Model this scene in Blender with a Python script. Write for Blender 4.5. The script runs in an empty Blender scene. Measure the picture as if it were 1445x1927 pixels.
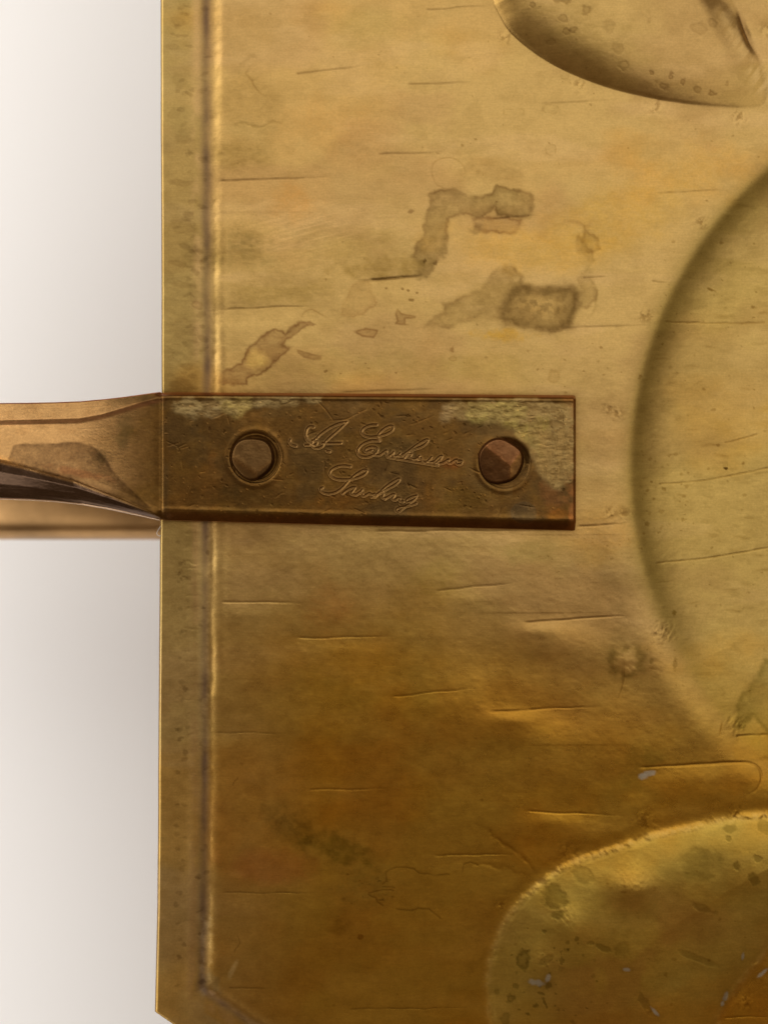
import bpy, math
import numpy as np
from mathutils import Vector

# ------------------------------------------------------------------ units
# 1 photo pixel = 0.1 mm on the plate; CX,CY = middle of the photograph
S = 1e-4
CX, CY = 722.5, 963.5
D = 0.25                      # camera height above the plate
TABLE_Z = -0.110
sc = bpy.context.scene
COL = sc.collection

# ------------------------------------------------------------------ camera
cam_d = bpy.data.cameras.new('camera')
cam = bpy.data.objects.new('camera', cam_d); COL.objects.link(cam)
cam.location = (0, 0, D)
cam.rotation_euler = (0, 0, 0)
cam_d.sensor_fit = 'VERTICAL'
cam_d.sensor_height = 36.0
cam_d.lens = 36.0 * D / (1927 * S)
cam_d.clip_start = 0.01
cam_d.clip_end = 20.0
cam_d.dof.use_dof = True
cam_d.dof.focus_distance = D - 0.0012
cam_d.dof.aperture_fstop = 9.0
sc.camera = cam

# ------------------------------------------------------------------ world and lamps
w = bpy.data.worlds.new('World'); sc.world = w; w.use_nodes = True
bg = w.node_tree.nodes['Background']
bg.inputs['Color'].default_value = (1.0, 0.66, 0.36, 1)
bg.inputs['Strength'].default_value = 0.145

def area(name, loc, target, sx, sy, power, color, spread=180):
    l = bpy.data.lights.new(name, 'AREA'); l.shape = 'RECTANGLE'
    l.size = sx; l.size_y = sy; l.energy = power; l.color = color; l.spread = math.radians(spread)
    o = bpy.data.objects.new(name, l); COL.objects.link(o)
    o.location = loc
    o.rotation_euler = (Vector(target) - Vector(loc)).to_track_quat('-Z', 'Y').to_euler()
    return o
wl = area('window_light', (0.115, 0.60, 0.72), (0, 0, 0), 1.25, 1.10, 3.6, (1.0, 0.975, 0.91))
wl.rotation_euler = (0, 0, math.radians(-30))
tl = area('table_fill_light', (-0.22, -0.14, 0.11), (0, 0, 0), 0.18, 1.1, 1.16, (1.0, 0.99, 0.985), 145)  # added fill lamp, only brightens the tabletop beside the tray
tl.rotation_euler = (0, 0, 0)
area('left_wall_light', (-0.60, 0.30, 0.46), (0.02, -0.04, 0), 0.55, 0.55, 1.15, (1.0, 0.96, 0.88))

sc.view_settings.view_transform = 'Standard'
sc.view_settings.look = 'None'
sc.view_settings.exposure = 0.0
sc.view_settings.gamma = 1.0
sc.view_settings.use_curve_mapping = False
try:
    sc.cycles.use_denoising = True
    sc.cycles.max_bounces = 8
except Exception:
    pass

# ------------------------------------------------------------------ numpy helpers
_rng = np.random.RandomState(7)
_TAB = _rng.rand(512, 512).astype(np.float32)

def vnoise(x, y, seed=0):
    x = x + seed * 37.17; y = y + seed * 91.73
    xi = np.floor(x).astype(np.int64); yi = np.floor(y).astype(np.int64)
    fx = (x - xi).astype(np.float32); fy = (y - yi).astype(np.float32)
    fx = fx * fx * fx * (fx * (fx * 6 - 15) + 10); fy = fy * fy * fy * (fy * (fy * 6 - 15) + 10)
    x0 = xi & 511; x1 = (xi + 1) & 511; y0 = yi & 511; y1 = (yi + 1) & 511
    a = _TAB[y0, x0]; b = _TAB[y0, x1]; c = _TAB[y1, x0]; d = _TAB[y1, x1]
    return (a + (b - a) * fx) * (1 - fy) + (c + (d - c) * fx) * fy

def fbm(x, y, sx, sy=None, oct=4, seed=0, gain=0.5):
    sy = sy or sx
    t = 0.0; amp = 1.0; tot = 0.0; u = x / sx; v = y / sy
    for k in range(oct):
        t = t + amp * vnoise(u, v, seed + k * 3 + 1); tot += amp
        u = u * 2.03 + 5.1; v = v * 2.03 + 9.7; amp *= gain
    return t / tot

def sstep(a, b, x):
    t = np.clip((x - a) / (b - a), 0, 1)
    return t * t * (3 - 2 * t)

def gauss(d, w):
    return np.exp(-(d / w) ** 2)

def polydist(X, Y, pts, closed=False):
    """distance to a polyline, and parameter 0..1 along it"""
    pts = list(pts)
    if closed: pts = pts + [pts[0]]
    seg = [math.hypot(pts[i + 1][0] - pts[i][0], pts[i + 1][1] - pts[i][1]) for i in range(len(pts) - 1)]
    L = max(sum(seg), 1e-6)
    best = np.full(X.shape, 1e9); par = np.zeros(X.shape); acc = 0
    for i in range(len(pts) - 1):
        ax, ay = pts[i]; bx, by = pts[i + 1]; l2 = max(seg[i] ** 2, 1e-9)
        t = np.clip(((X - ax) * (bx - ax) + (Y - ay) * (by - ay)) / l2, 0, 1)
        d = np.hypot(X - (ax + t * (bx - ax)), Y - (ay + t * (by - ay)))
        m = d < best
        best = np.where(m, d, best); par = np.where(m, (acc + t * seg[i]) / L, par); acc += seg[i]
    return best, par

def polysd(X, Y, pts):
    """signed distance to a polygon, positive inside"""
    d, _ = polydist(X, Y, pts, True)
    ins = np.zeros(X.shape, bool); n = len(pts)
    for i in range(n):
        ax, ay = pts[i]; bx, by = pts[(i + 1) % n]
        if ay == by: continue
        c = ((ay > Y) != (by > Y)) & (X < (bx - ax) * (Y - ay) / (by - ay) + ax)
        ins ^= c
    return np.where(ins, d, -d)

def smooth_pts(pts, n=3, closed=False):
    for _ in range(n):
        out = []
        m = len(pts)
        rng = range(m) if closed else range(m - 1)
        if not closed: out.append(pts[0])
        for i in rng:
            a = pts[i]; b = pts[(i + 1) % m]
            out.append((a[0] * .75 + b[0] * .25, a[1] * .75 + b[1] * .25))
            out.append((a[0] * .25 + b[0] * .75, a[1] * .25 + b[1] * .75))
        if not closed: out.append(pts[-1])
        pts = out
    return pts

def lin(c):
    c = np.asarray(c, float) / 255.0
    return np.where(c <= 0.04045, c / 12.92, ((c + 0.055) / 1.055) ** 2.4)

REF = 0.72
def C(r, g, b):
    """metal reflectance for a tone as seen under the window light"""
    return lin((r, g, b)) / REF

def zp(pts, ox, oy, k):
    return [(ox + a / k, oy + b / k) for a, b in pts]

class Canvas:
    """height (px), colour and roughness fields over a grid of photo positions"""
    def __init__(self, X, Y, colour, rough):
        self.X, self.Y = X, Y
        self.h = np.zeros(X.shape)
        self.col = np.empty(X.shape + (3,)); self.col[:] = colour
        self.rough = np.full(X.shape, rough)
        self.ymin, self.ymax = Y.min(1), Y.max(1)
    def win(self, x0, y0, x1, y1):
        j = np.where((self.ymax >= y0) & (self.ymin <= y1))[0]
        if len(j) == 0: return None
        sub = self.X[j[0]:j[-1] + 1]
        i = np.where((sub.max(0) >= x0) & (sub.min(0) <= x1))[0]
        if len(i) == 0: return None
        return (slice(j[0], j[-1] + 1), slice(i[0], i[-1] + 1))
    def mix(self, s, mask, colour, rough=None):
        m = np.clip(mask, 0, 1)
        self.col[s] += (np.asarray(colour) - self.col[s]) * m[..., None]
        if rough is not None: self.rough[s] += (rough - self.rough[s]) * m
    def mul(self, s, mask, f, rough=0.0):
        m = np.clip(mask, 0, 1)[..., None]
        self.col[s] *= 1 + (np.asarray(f) - 1) * m
        if rough: self.rough[s] += rough * m[..., 0]
    def box(self, pts, pad):
        xs = [p[0] for p in pts]; ys = [p[1] for p in pts]
        return self.win(min(xs) - pad, min(ys) - pad, max(xs) + pad, max(ys) + pad)
    def blob(self, x, y, rx, ry, ang, f, amt=1.0, warp=0.35, seed=0, rough=0.0, nscale=None, mottle=0.0):
        R = max(rx, ry) * 2.2
        s = self.win(x - R, y - R, x + R, y + R)
        if s is None: return
        X, Y = self.X[s], self.Y[s]
        c, sn = math.cos(math.radians(ang)), math.sin(math.radians(ang))
        u = ((X - x) * c + (Y - y) * sn) / rx; v = (-(X - x) * sn + (Y - y) * c) / ry
        ns = nscale or max(12, min(rx, ry))
        r = np.hypot(u, v) + warp * 2 * (fbm(X, Y, ns, oct=4, seed=seed + 3) - .5)
        m = (1 - sstep(.35, 1.25, r)) * amt
        if mottle: m = m * (1 - mottle + mottle * sstep(.35, .65, fbm(X, Y, 9, 6, oct=3, seed=seed + 9)))
        self.mul(s, m, f, rough)
    def stain(self, pts, f, amt=1.0, soft=3.0, jag=5.0, edge=None, eamt=.6, ew=3.0, seed=0, mottle=.25, rough=.05, nsc=14):
        s = self.box(pts, 25)
        if s is None: return
        X, Y = self.X[s], self.Y[s]
        Xw = X + jag * 2.6 * (fbm(X, Y, 34, oct=3, seed=seed + 11) - .5) + jag * .9 * (fbm(X, Y, 7, oct=3, seed=seed + 12) - .5)
        Yw = Y + jag * 2.6 * (fbm(X, Y, 34, oct=3, seed=seed + 13) - .5) + jag * .9 * (fbm(X, Y, 7, oct=3, seed=seed + 14) - .5)
        sd = polysd(Xw, Yw, pts) + jag * .8 * (fbm(X, Y, nsc, oct=4, seed=seed) - .5)
        soft = soft * (.5 + 1.6 * fbm(X, Y, 45, oct=2, seed=seed + 15))
        m = sstep(-soft, soft, sd)
        m = m * (.62 + .38 * np.exp(-np.maximum(sd, 0) / 9)) * (.7 + .6 * fbm(X, Y, 50, oct=3, seed=seed + 16)) * (.8 + .4 * fbm(X, Y, 4.5, oct=2, seed=seed + 17))
        mm = m * amt * (1 - mottle + mottle * 2 * (fbm(X, Y, 11, oct=4, seed=seed + 5) - .1))
        self.mul(s, mm, f, rough)
        if edge is not None:
            e = gauss(sd - ew * .6, ew) * eamt * sstep(.25, .6, fbm(X, Y, 40, oct=3, seed=seed + 8))
            self.mul(s, e, edge)
    def line(self, pts, width, f, amt=1.0, depth=0.0, taper=True, seed=0, wob=0.0, breaks=0.0):
        s = self.box(pts, width * 4 + 6)
        if s is None: return
        X, Y = self.X[s], self.Y[s]
        if wob:
            Yw = Y + wob * 2 * (fbm(X, Y, 18, oct=3, seed=seed) - .5); Xw = X + wob * 2 * (fbm(X, Y, 18, oct=3, seed=seed + 4) - .5)
        else: Xw, Yw = X, Y
        d, t = polydist(Xw, Yw, pts)
        tp = np.sin(np.pi * np.clip(t, 0.02, .98)) ** .5 if taper else 1.0
        m = gauss(d, width) * tp
        if breaks: m = m * (1 - breaks + breaks * sstep(.3, .6, fbm(X, Y, 16, oct=3, seed=seed + 2)))
        self.mul(s, m * amt, f)
        if depth: self.h[s] -= depth * m
    def spots(self, n, x0, y0, x1, y1, r0, r1, f, amt, seed, depth=0.0, squash=1.0):
        rg = np.random.RandomState(seed)
        for k in range(n):
            x = rg.uniform(x0, x1); y = rg.uniform(y0, y1); r = r0 + (r1 - r0) * rg.rand() ** 2.5
            self.spot(x, y, r * rg.uniform(.8, 1.5), r * rg.uniform(.6, 1.1) * squash, rg.uniform(-40, 40), f, amt * rg.uniform(.4, 1), seed + k, depth)
    def spot(self, x, y, rx, ry, ang, f, amt, seed=0, depth=0.0, ring=0.0):
        R = max(rx, ry) * 2 + 4
        s = self.win(x - R, y - R, x + R, y + R)
        if s is None: return
        X, Y = self.X[s], self.Y[s]
        c, sn = math.cos(math.radians(ang)), math.sin(math.radians(ang))
        u = ((X - x) * c + (Y - y) * sn) / rx; v = (-(X - x) * sn + (Y - y) * c) / ry
        r = np.hypot(u, v) + 1.1 * (fbm(X, Y, max(4, rx * .8), oct=3, seed=seed) - .5)
        m = 1 - sstep(.7, 1.15, r)
        if ring: m = m * (1 - ring * (1 - sstep(.25, .75, r)))
        self.mul(s, m * amt, f)
        if depth: self.h[s] -= depth * m
    def dent(self, x0, y0, x1, y1, up=55, amp=2.4, groove=1.6, below=0.0, dark=.55, seed=0, w=1.5, bw=40):
        """chiselled birch bark line: sheet dips towards the line from above, steps back below it"""
        pad = up * 2.5
        s = self.win(min(x0, x1) - 60, min(y0, y1) - pad, max(x0, x1) + 60, max(y0, y1) + pad)
        if s is None: return
        X, Y = self.X[s], self.Y[s]
        t = (X - x0) / (x1 - x0)
        yl = y0 + (y1 - y0) * t + 2.0 * (fbm(X, Y * 0, 45, oct=2, seed=seed + 1) - .5) * 2
        dy = Y - yl                                   # positive = below in the picture
        along = sstep(-.18, .12, t) * (1 - sstep(.55, 1.15, t))
        a2 = sstep(-.01, .06, t) * (1 - sstep(.6, 1.0, t))
        up_p = np.exp(-np.maximum(-dy, 0) / up) * (1 - sstep(-1, 14 + 9 * amp + 4 * below, dy)); amp *= .5; below = 0; groove *= .30
        self.h[s] -= amp * along * up_p
        if below: self.h[s] += .32 * below * np.where(dy < 22, gauss(dy - 22, 18), gauss(dy - 22, 75)) * sstep(-.2, .1, t) * (1 - sstep(.1, .75, t))
        br = sstep(.2, .5, fbm(X, Y, 30, 6, oct=3, seed=seed))
        g = gauss(dy, w * (1.2 - .6 * np.clip(t, 0, 1))) * a2 * (.5 + .5 * br)
        self.h[s] -= groove * g
        self.mul(s, g * dark * 1.2, (.42, .36, .3))
    def relief_noise(self, s, mask, scale, amp, seed):
        self.h[s] += mask * amp * (fbm(self.X[s], self.Y[s], scale, oct=3, seed=seed) - .5)

def height_normals(P):
    """vertex normals of a grid of points (rows, cols, 3)"""
    du = np.gradient(P, axis=1); dv = np.gradient(P, axis=0)
    n = np.cross(du, dv)
    n /= np.maximum(np.linalg.norm(n, axis=2, keepdims=True), 1e-20)
    if n[..., 2].mean() < 0: n = -n
    return n

def mesh_from(name, V, F, mat, parent, col=None, rough=None, normals=None):
    me = bpy.data.meshes.new(name)
    V = np.asarray(V, np.float32); F = np.asarray(F, np.int32)
    me.vertices.add(len(V)); me.vertices.foreach_set('co', V.ravel())
    k = F.shape[1]
    me.loops.add(F.size); me.loops.foreach_set('vertex_index', F.ravel())
    me.polygons.add(len(F))
    me.polygons.foreach_set('loop_start', np.arange(0, F.size, k, dtype=np.int32))
    me.polygons.foreach_set('use_smooth', np.ones(len(F), bool))
    me.update(calc_edges=True)
    if col is not None:
        a = me.attributes.new('patina', 'FLOAT_COLOR', 'POINT')
        c4 = np.ones((len(V), 4), np.float32); c4[:, :3] = col
        a.data.foreach_set('color', c4.ravel())
    if rough is not None:
        a = me.attributes.new('wear', 'FLOAT', 'POINT'); a.data.foreach_set('value', np.asarray(rough, np.float32))
    if normals is not None:
        me.normals_split_custom_set_from_vertices(np.asarray(normals, np.float32))
    me.materials.append(mat)
    o = bpy.data.objects.new(name, me); COL.objects.link(o)
    if parent is not None: o.parent = parent
    return o

def grid_faces(nr, nc, flip=False):
    idx = np.arange(nr * nc).reshape(nr, nc)
    q = np.stack([idx[:-1, :-1], idx[1:, :-1], idx[1:, 1:], idx[:-1, 1:]], -1)
    if flip: q = q[..., ::-1]
    return q

def world(x, y, z):
    """photo px (x right, y down) and z in px -> metres"""
    return np.stack([(x - CX) * S, -(y - CY) * S, z * S], -1)

# ------------------------------------------------------------------ materials
def metal(name, grain=0.05, grain_scale=(250, 5200), bump=0.12, spec_rough=0.0, blotch=0.05, metallic=0.90):
    m = bpy.data.materials.new(name); m.use_nodes = True
    nt = m.node_tree; N = nt.nodes; L = nt.links
    b = N['Principled BSDF']
    b.inputs['Metallic'].default_value = metallic; b.inputs['Specular IOR Level'].default_value = .25
    ac = N.new('ShaderNodeAttribute'); ac.attribute_name = 'patina'
    ar = N.new('ShaderNodeAttribute'); ar.attribute_name = 'wear'
    tc = N.new('ShaderNodeTexCoord')
    mp = N.new('ShaderNodeMapping'); mp.inputs['Scale'].default_value = (grain_scale[0], grain_scale[1], 800)
    L.new(tc.outputs['Object'], mp.inputs['Vector'])
    n1 = N.new('ShaderNodeTexNoise'); n1.inputs['Scale'].default_value = 1.0; n1.inputs['Detail'].default_value = 4
    L.new(mp.outputs[0], n1.inputs['Vector'])
    n2 = N.new('ShaderNodeTexNoise'); n2.inputs['Scale'].default_value = 2600; n2.inputs['Detail'].default_value = 3
    L.new(tc.outputs['Object'], n2.inputs['Vector'])
    n3 = N.new('ShaderNodeTexNoise'); n3.inputs['Scale'].default_value = 320; n3.inputs['Detail'].default_value = 6; n3.inputs['Roughness'].default_value = .65
    L.new(tc.outputs['Object'], n3.inputs['Vector'])
    def rng(src, lo, hi):
        r = N.new('ShaderNodeMapRange'); r.inputs['From Min'].default_value = .25; r.inputs['From Max'].default_value = .75
        r.inputs['To Min'].default_value = lo; r.inputs['To Max'].default_value = hi
        L.new(src, r.inputs['Value']); return r.outputs[0]
    def mth(op, a, c):
        k = N.new('ShaderNodeMath'); k.operation = op
        L.new(a, k.inputs[0])
        if isinstance(c, float): k.inputs[1].default_value = c
        else: L.new(c, k.inputs[1])
        return k.outputs[0]
    g = mth('MULTIPLY', rng(n1.outputs['Fac'], 1 - grain, 1 + grain), rng(n2.outputs['Fac'], 1 - grain * 1.4, 1 + grain * 1.4))
    g = mth('MULTIPLY', g, rng(n3.outputs['Fac'], 1 - blotch, 1 + blotch))
    vm = N.new('ShaderNodeVectorMath'); vm.operation = 'SCALE'
    L.new(ac.outputs['Color'], vm.inputs[0]); L.new(g, vm.inputs['Scale'])
    L.new(vm.outputs[0], b.inputs['Base Color'])
    r = mth('ADD', ar.outputs['Fac'], rng(n3.outputs['Fac'], -.05, .05))
    L.new(r, b.inputs['Roughness'])
    bp = N.new('ShaderNodeBump'); bp.inputs['Strength'].default_value = bump; bp.inputs['Distance'].default_value = 2e-5
    hh = mth('ADD', n1.outputs['Fac'], n2.outputs['Fac'])
    L.new(hh, bp.inputs['Height']); L.new(bp.outputs[0], b.inputs['Normal'])
    return m

M_brass = metal('aged_brass', .06, (420, 6500), .2, blotch=.035)
M_strap = metal('brown_patina_bronze', .09, (900, 2600), .55, blotch=.12, metallic=.92)

def plain(name, col, rough=.6, metallic=0.0, noise=0.03, scale=60):
    m = bpy.data.materials.new(name); m.use_nodes = True
    nt = m.node_tree; N = nt.nodes; L = nt.links; b = N['Principled BSDF']
    b.inputs['Roughness'].default_value = rough; b.inputs['Metallic'].default_value = metallic
    n = N.new('ShaderNodeTexNoise'); n.inputs['Scale'].default_value = scale; n.inputs['Detail'].default_value = 5
    tc = N.new('ShaderNodeTexCoord'); L.new(tc.outputs['Object'], n.inputs['Vector'])
    cr = N.new('ShaderNodeValToRGB'); L.new(n.outputs['Fac'], cr.inputs['Fac'])
    cr.color_ramp.elements[0].position = .3; cr.color_ramp.elements[1].position = .7
    cr.color_ramp.elements[0].color = tuple(c * (1 - noise) for c in col) + (1,)
    cr.color_ramp.elements[1].color = tuple(min(1, c * (1 + noise)) for c in col) + (1,)
    L.new(cr.outputs[0], b.inputs['Base Color'])
    return m
M_table = plain('white_tabletop', (.86, .848, .835), .55, 0, .008, 12)
M_lint = plain('pale_lint', (.7, .68, .64), .8)
M_bar = plain('dark_bronze_bar', (.46, .27, .11), .30, 1.0, .35, 60)

# ------------------------------------------------------------------ the setting
tb = mesh_from('tabletop', [(-3, -3, TABLE_Z), (3, -3, TABLE_Z), (3, 3, TABLE_Z), (-3, 3, TABLE_Z)], [(0, 1, 2, 3)], M_table, None)
tb['kind'] = 'structure'

# ------------------------------------------------------------------ the tray
tray = bpy.data.objects.new('brass_tray', None); COL.objects.link(tray)
tray.location = (0, 0, TABLE_Z)
tray['label'] = 'tarnished embossed brass tray with a riveted bronze handle strap stamped with script'
tray['category'] = 'tray'
bpy.context.view_layer.update()
def under_tray(o, parent=None):
    o.parent = parent or tray
    if parent is None: o.matrix_parent_inverse = tray.matrix_world.inverted()
    return o

# ---- grid over the sheet
def axis(fine0, fine1, step, lo, hi, grow=1.10):
    a = list(np.arange(fine0, fine1 + step, step))
    s = step; x = a[-1]
    while x < hi:
        s *= grow; x += s; a.append(x)
    s = step; x = a[0]; pre = []
    while x > lo:
        s *= grow; x -= s; pre.append(x)
    return np.array(pre[::-1] + a)
STEP = 1.75
sx = axis(300, 1460, STEP, 300, 2300)
sy = axis(-15, 1945, STEP, -500, 2300)
def left_edge(y):
    return np.interp(y, [-500, 0, 400, 735, 1000, 1300, 1700, 1905, 2305], [303, 303, 304, 305, 302, 300, 297, 292.5, 292.5 + 400 / .68])
XR = sx[-1]
XL = left_edge(sy)[:, None]
X = XL + (sx[None, :] - 300) / (XR - 300) * (XR - XL)
Y = np.repeat(sy[:, None], len(sx), 1)
P = Canvas(X, Y, C(179, 148, 89), .31)

# ---- base tones of the tarnish
ALL = (slice(None), slice(None))
nA = fbm(X, Y, 330, 240, oct=5, seed=11); nB = fbm(X, Y, 260, 150, oct=5, seed=23); nC = fbm(X, Y, 190, 60, oct=5, seed=31)
P.mix(ALL, sstep(.48, .68, nA) * .7, C(184, 141, 70))
P.mix(ALL, sstep(.50, .70, nB) * .55, C(166, 132, 82))
P.mul(ALL, sstep(.50, .68, fbm(X, Y, 210, 130, oct=4, seed=27)) * .3, (1.06, .95, .88))
P.mix(ALL, sstep(.55, .75, nC) * .35, C(192, 158, 104))
fine = fbm(X, Y, 60, 9, oct=4, seed=41)
P.mul(ALL, sstep(.45, .75, fine) * .10, (.7, .68, .62))
# amber tint over the lower left of the sheet
d_left = X - XL
amb = sstep(1010, 1330, Y + 120 * (nA - .5) - .28 * np.maximum(X - 800, 0)) 
amb = amb * sstep(86, 100, d_left) * (.45 + .55 * sstep(100, 330, d_left + 120 * (nB - .5)))
P.mul(ALL, amb * .9, (.97, .83, .24), -.02)
warm2 = fbm(X, Y, 150, 110, oct=4, seed=55)
P.mul(ALL, amb * sstep(.45, .7, warm2) * .5, (.98, .84, .7))

mo = fbm(X, Y, 34, 24, oct=4, seed=57); mo2 = fbm(X, Y, 9, 6, oct=3, seed=58)
P.mul(ALL, sstep(.48, .66, mo) * .30, (.82, .80, .74)); P.mul(ALL, sstep(.52, .68, 1 - mo) * .25, (1.10, 1.10, 1.10))
P.mul(ALL, sstep(.55, .7, mo2) * .14, (.82, .80, .74)); P.mul(ALL, sstep(.55, .7, 1 - mo2) * .12, (1.10, 1.10, 1.10))
# ---- rim: rounded outer edge, flange and groove
d_left = X - XL
dch = ((Y - 1905) * -1 + (X - 292.5) * .68) / math.hypot(1, .68)      # distance from the cut corner
d_edge = np.minimum(d_left, np.where(dch < -5, 0, dch)) if False else np.minimum(d_left, np.maximum(dch, 0))
ripple = 4.0 * (fbm(X * 0, Y, 70, oct=4, seed=61) - .5) * 2
gx = d_edge - 94 - ripple * .6
GR = np.interp(Y, [0, 300, 700, 1000, 1900], [17, 14, 12.5, 11, 10.5])
groove = gauss(gx, GR)
P.h -= (3.4 - .4 * sstep(700, 1000, Y) - .8 * sstep(1250, 1600, Y)) * (.75 + .5 * fbm(X, Y, 26, 34, oct=3, seed=62)) * groove
bead = gauss(gx + 27, 11) * (.8 + .8 * (fbm(X, Y, 40, 26, oct=3, seed=63) - .3))
P.h += .9 * bead
P.h += .5 * gauss(gx - 24, 9)
P.h -= 2.2 * np.clip(1 - d_edge / 5.0, 0, 1) ** 2
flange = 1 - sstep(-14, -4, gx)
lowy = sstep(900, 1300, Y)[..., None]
P.col *= 1 + (flange * .9)[..., None] * ((1 - lowy) * (np.array([.70, .73, .70]) - 1) + lowy * (np.array([1.12, 1.2, 1.25]) - 1))  # lower flange lightened in the colour, in place of reflected light
P.mix(ALL, gauss(gx + 9, 10) * .85 * (.6 + .8 * (fbm(X, Y, 30, 50, oct=3, seed=65) - .2)), C(100, 78, 60), .46)  # mauve tarnish, deepened to paint the shaded groove wall
P.mix(ALL, gauss(gx + 27, 9) * .5 * sstep(.3, .6, fbm(X, Y, 40, 60, oct=3, seed=66)), C(186, 150, 100))
P.mix(ALL, gauss(gx - 9, 8) * .15, C(204, 168, 98), .40)  # highlight on the groove's right wall, painted into the colour
rg = np.random.RandomState(5)
for k in range(150):                                   # grime spots down the groove and flange
    y = rg.uniform(0, 1860); low = y > 980
    xg = left_edge(y) + rg.choice([92 - 14, 92 - 3, 48, 38] if low else [92 - 12, 40, 52]) + rg.normal(0, 3 if low else 6)
    P.spot(xg, y, rg.uniform(3, 7) * (1 if low else 1.6), rg.uniform(2, 6), rg.uniform(-30, 30), (.6, .56, .52), rg.uniform(.3, .85 if low else .5), k, .06)
for k in range(17):
    y = 1000 + k * 24 + rg.uniform(-14, 14)
    P.line([(left_edge(y) + 46, y), (left_edge(y) + 68, y + rg.uniform(-4, 2))], rg.uniform(1.2, 2.6), (.55, .5, .42), rg.uniform(.15, .5), .25, True, k, 5, .5)
for (x, y, a, b, c) in [(345, 425, 26, 15, .5), (335, 495, 16, 8, .7), (343, 537, 18, 8, .6), (340, 620, 22, 22, .45), (352, 690, 14, 7, .7), (345, 728, 26, 14, .9), (325, 88, 14, 6, .5), (330, 215, 14, 10, .5), (340, 345, 22, 8, .6), (335, 40, 16, 9, .5), (372, 574, 10, 9, .8), (340, 150, 16, 14, .35), (345, 262, 20, 10, .4)]:
    P.spot(x, y, a, b, 8, (.74, .70, .66), c, int(x + y), .05, .25)
P.blob(388, 1790, 13, 75, 2, (1.5, 1.75, 2.5), .55, .5, 3, .1, 10)      # pale verdigris-white film low in the groove
P.blob(398, 1850, 26, 20, 40, (.6, .66, .9), .8, .5, 4, .1, 10)
P.blob(438, 1825, 6, 22, 28, (1.25, 1.5, 2.6), .6, .4, 5, .1, 8)
P.blob(392, 1570, 8, 240, 0, (1.25, 1.35, 1.7), .45, .5, 6, .05, 14)
P.spot(400, 1868, 8, 4, 20, (1.6, 1.8, 2.6), .6, 3)

# ---- sunk round medallion on the right
ang = np.arctan2(Y - 868, X - 1882)
rad = np.hypot(X - 1882, Y - 868) - 11 + 12 * np.sin(2 * (ang - 2.6)) - 6
sd_c = 689 - rad                                       # positive inside
lower = sstep(1060, 1420, Y)
wdt = 34 + 55 * lower
wd2 = 5 + 28 * lower
spos = wd2 * np.logaddexp(0, sd_c / wd2)
P.h -= 27 * (1 - np.exp(-spos / 72)) * (1 - .35 * lower)
P.h += 1.6 * gauss(sd_c + 40, 38)
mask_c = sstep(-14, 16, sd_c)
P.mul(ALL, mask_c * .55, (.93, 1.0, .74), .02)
P.mix(ALL, gauss(sd_c - 10, 26) * .55 * (1 - lower), C(132, 112, 50), .45)  # shade on the recess wall, painted into the colour
P.mul(ALL, mask_c * sstep(.56, .74, fbm(X, Y, 60, 20, oct=5, seed=71)) * (1 - sstep(40, 240, sd_c)) * .3, (.72, .70, .60))
fleck = sstep(.60, .72, fbm(X, Y, 26, 9, oct=4, seed=73)) * sstep(.5, .62, fbm(X, Y, 110, 70, oct=3, seed=74))
P.mul(ALL, mask_c * fleck * .3, (.66, .62, .52))

# ---- raised leaf at the top
leaf_edge = [(920, -240), (922, -120), (924, 0), (938, 28), (953, 55), (975, 77), (1013, 106), (1051, 128), (1089, 145), (1126, 159), (1164, 171), (1202, 180), (1239, 188), (1277, 194), (1315, 199), (1353, 202), (1398, 205), (1438, 200)]
leaf_edge = smooth_pts(leaf_edge, 2)
leaf = smooth_pts([(920, -120), (924, 0), (938, 28), (953, 55), (975, 77), (1013, 106), (1051, 128), (1089, 145), (1126, 159), (1164, 171), (1202, 180), (1239, 188),
        (1277, 194), (1315, 199), (1353, 202), (1398, 205), (1438, 200), (1440, 170), (1428, 110), (1405, 55), (1378, 0), (1330, -90), (1240, -200), (1080, -240), (960, -200)], 2, True)
s = P.box(leaf, 60)
sd_l = polysd(X[s], Y[s], leaf)
LEAF = np.full(X.shape, -999.0); LEAF[s] = sd_l
dome = np.where(sd_l > 0, 1 - np.exp(-np.maximum(sd_l, 0) / 62.0), 0)
soft = sstep(-9, 7, sd_l)
ll, _ = polydist(X[s], Y[s], leaf_edge)
dome = np.where(sd_l > 0, 1 - np.exp(-ll / 60.0), 0)
fadeR = 1 - .72 * sstep(1080, 1430, X[s] + .25 * (Y[s] - 100))
rr_, _ = polydist(X[s], Y[s], [(920, -150), (960, -200), (1080, -240), (1240, -200), (1330, -90), (1378, 0), (1405, 55), (1428, 110), (1440, 170)])
P.h[s] += (38 * dome * fadeR * sstep(0, 70, rr_) + 1.0) * soft
cd, ct = polydist(X[s], Y[s], [(1388, 18), (1400, 55), (1412, 85), (1424, 106)])
P.h[s] -= 4.5 * gauss(cd, 7) * np.sin(np.pi * np.clip(ct, .03, .97))
P.mix(s, gauss(cd, 5) * .75 * np.sin(np.pi * np.clip(ct, .03, .97)), C(128, 96, 60))  # shade in the crease, painted into the colour
rd, rt = polydist(X[s], Y[s], [(1360, 25), (1385, 70), (1415, 125), (1432, 165)])
P.h[s] += 2.0 * gauss(rd, 16)
P.mix(s, gauss(rd, 16) * .55 * sstep(.3, .6, fbm(X[s] * .8 + Y[s] * .6, Y[s] * .8 - X[s] * .6, 5, 30, oct=3, seed=83)), C(214, 182, 124), .36)  # highlight along the ridge, painted into the colour
P.mul(s, sstep(-4, 6, sd_l) * (1 - sstep(20, 90, sd_l)) * .65, (.74, .70, .58), .02)  # shaded edge of the leaf darkened in the colour
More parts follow.
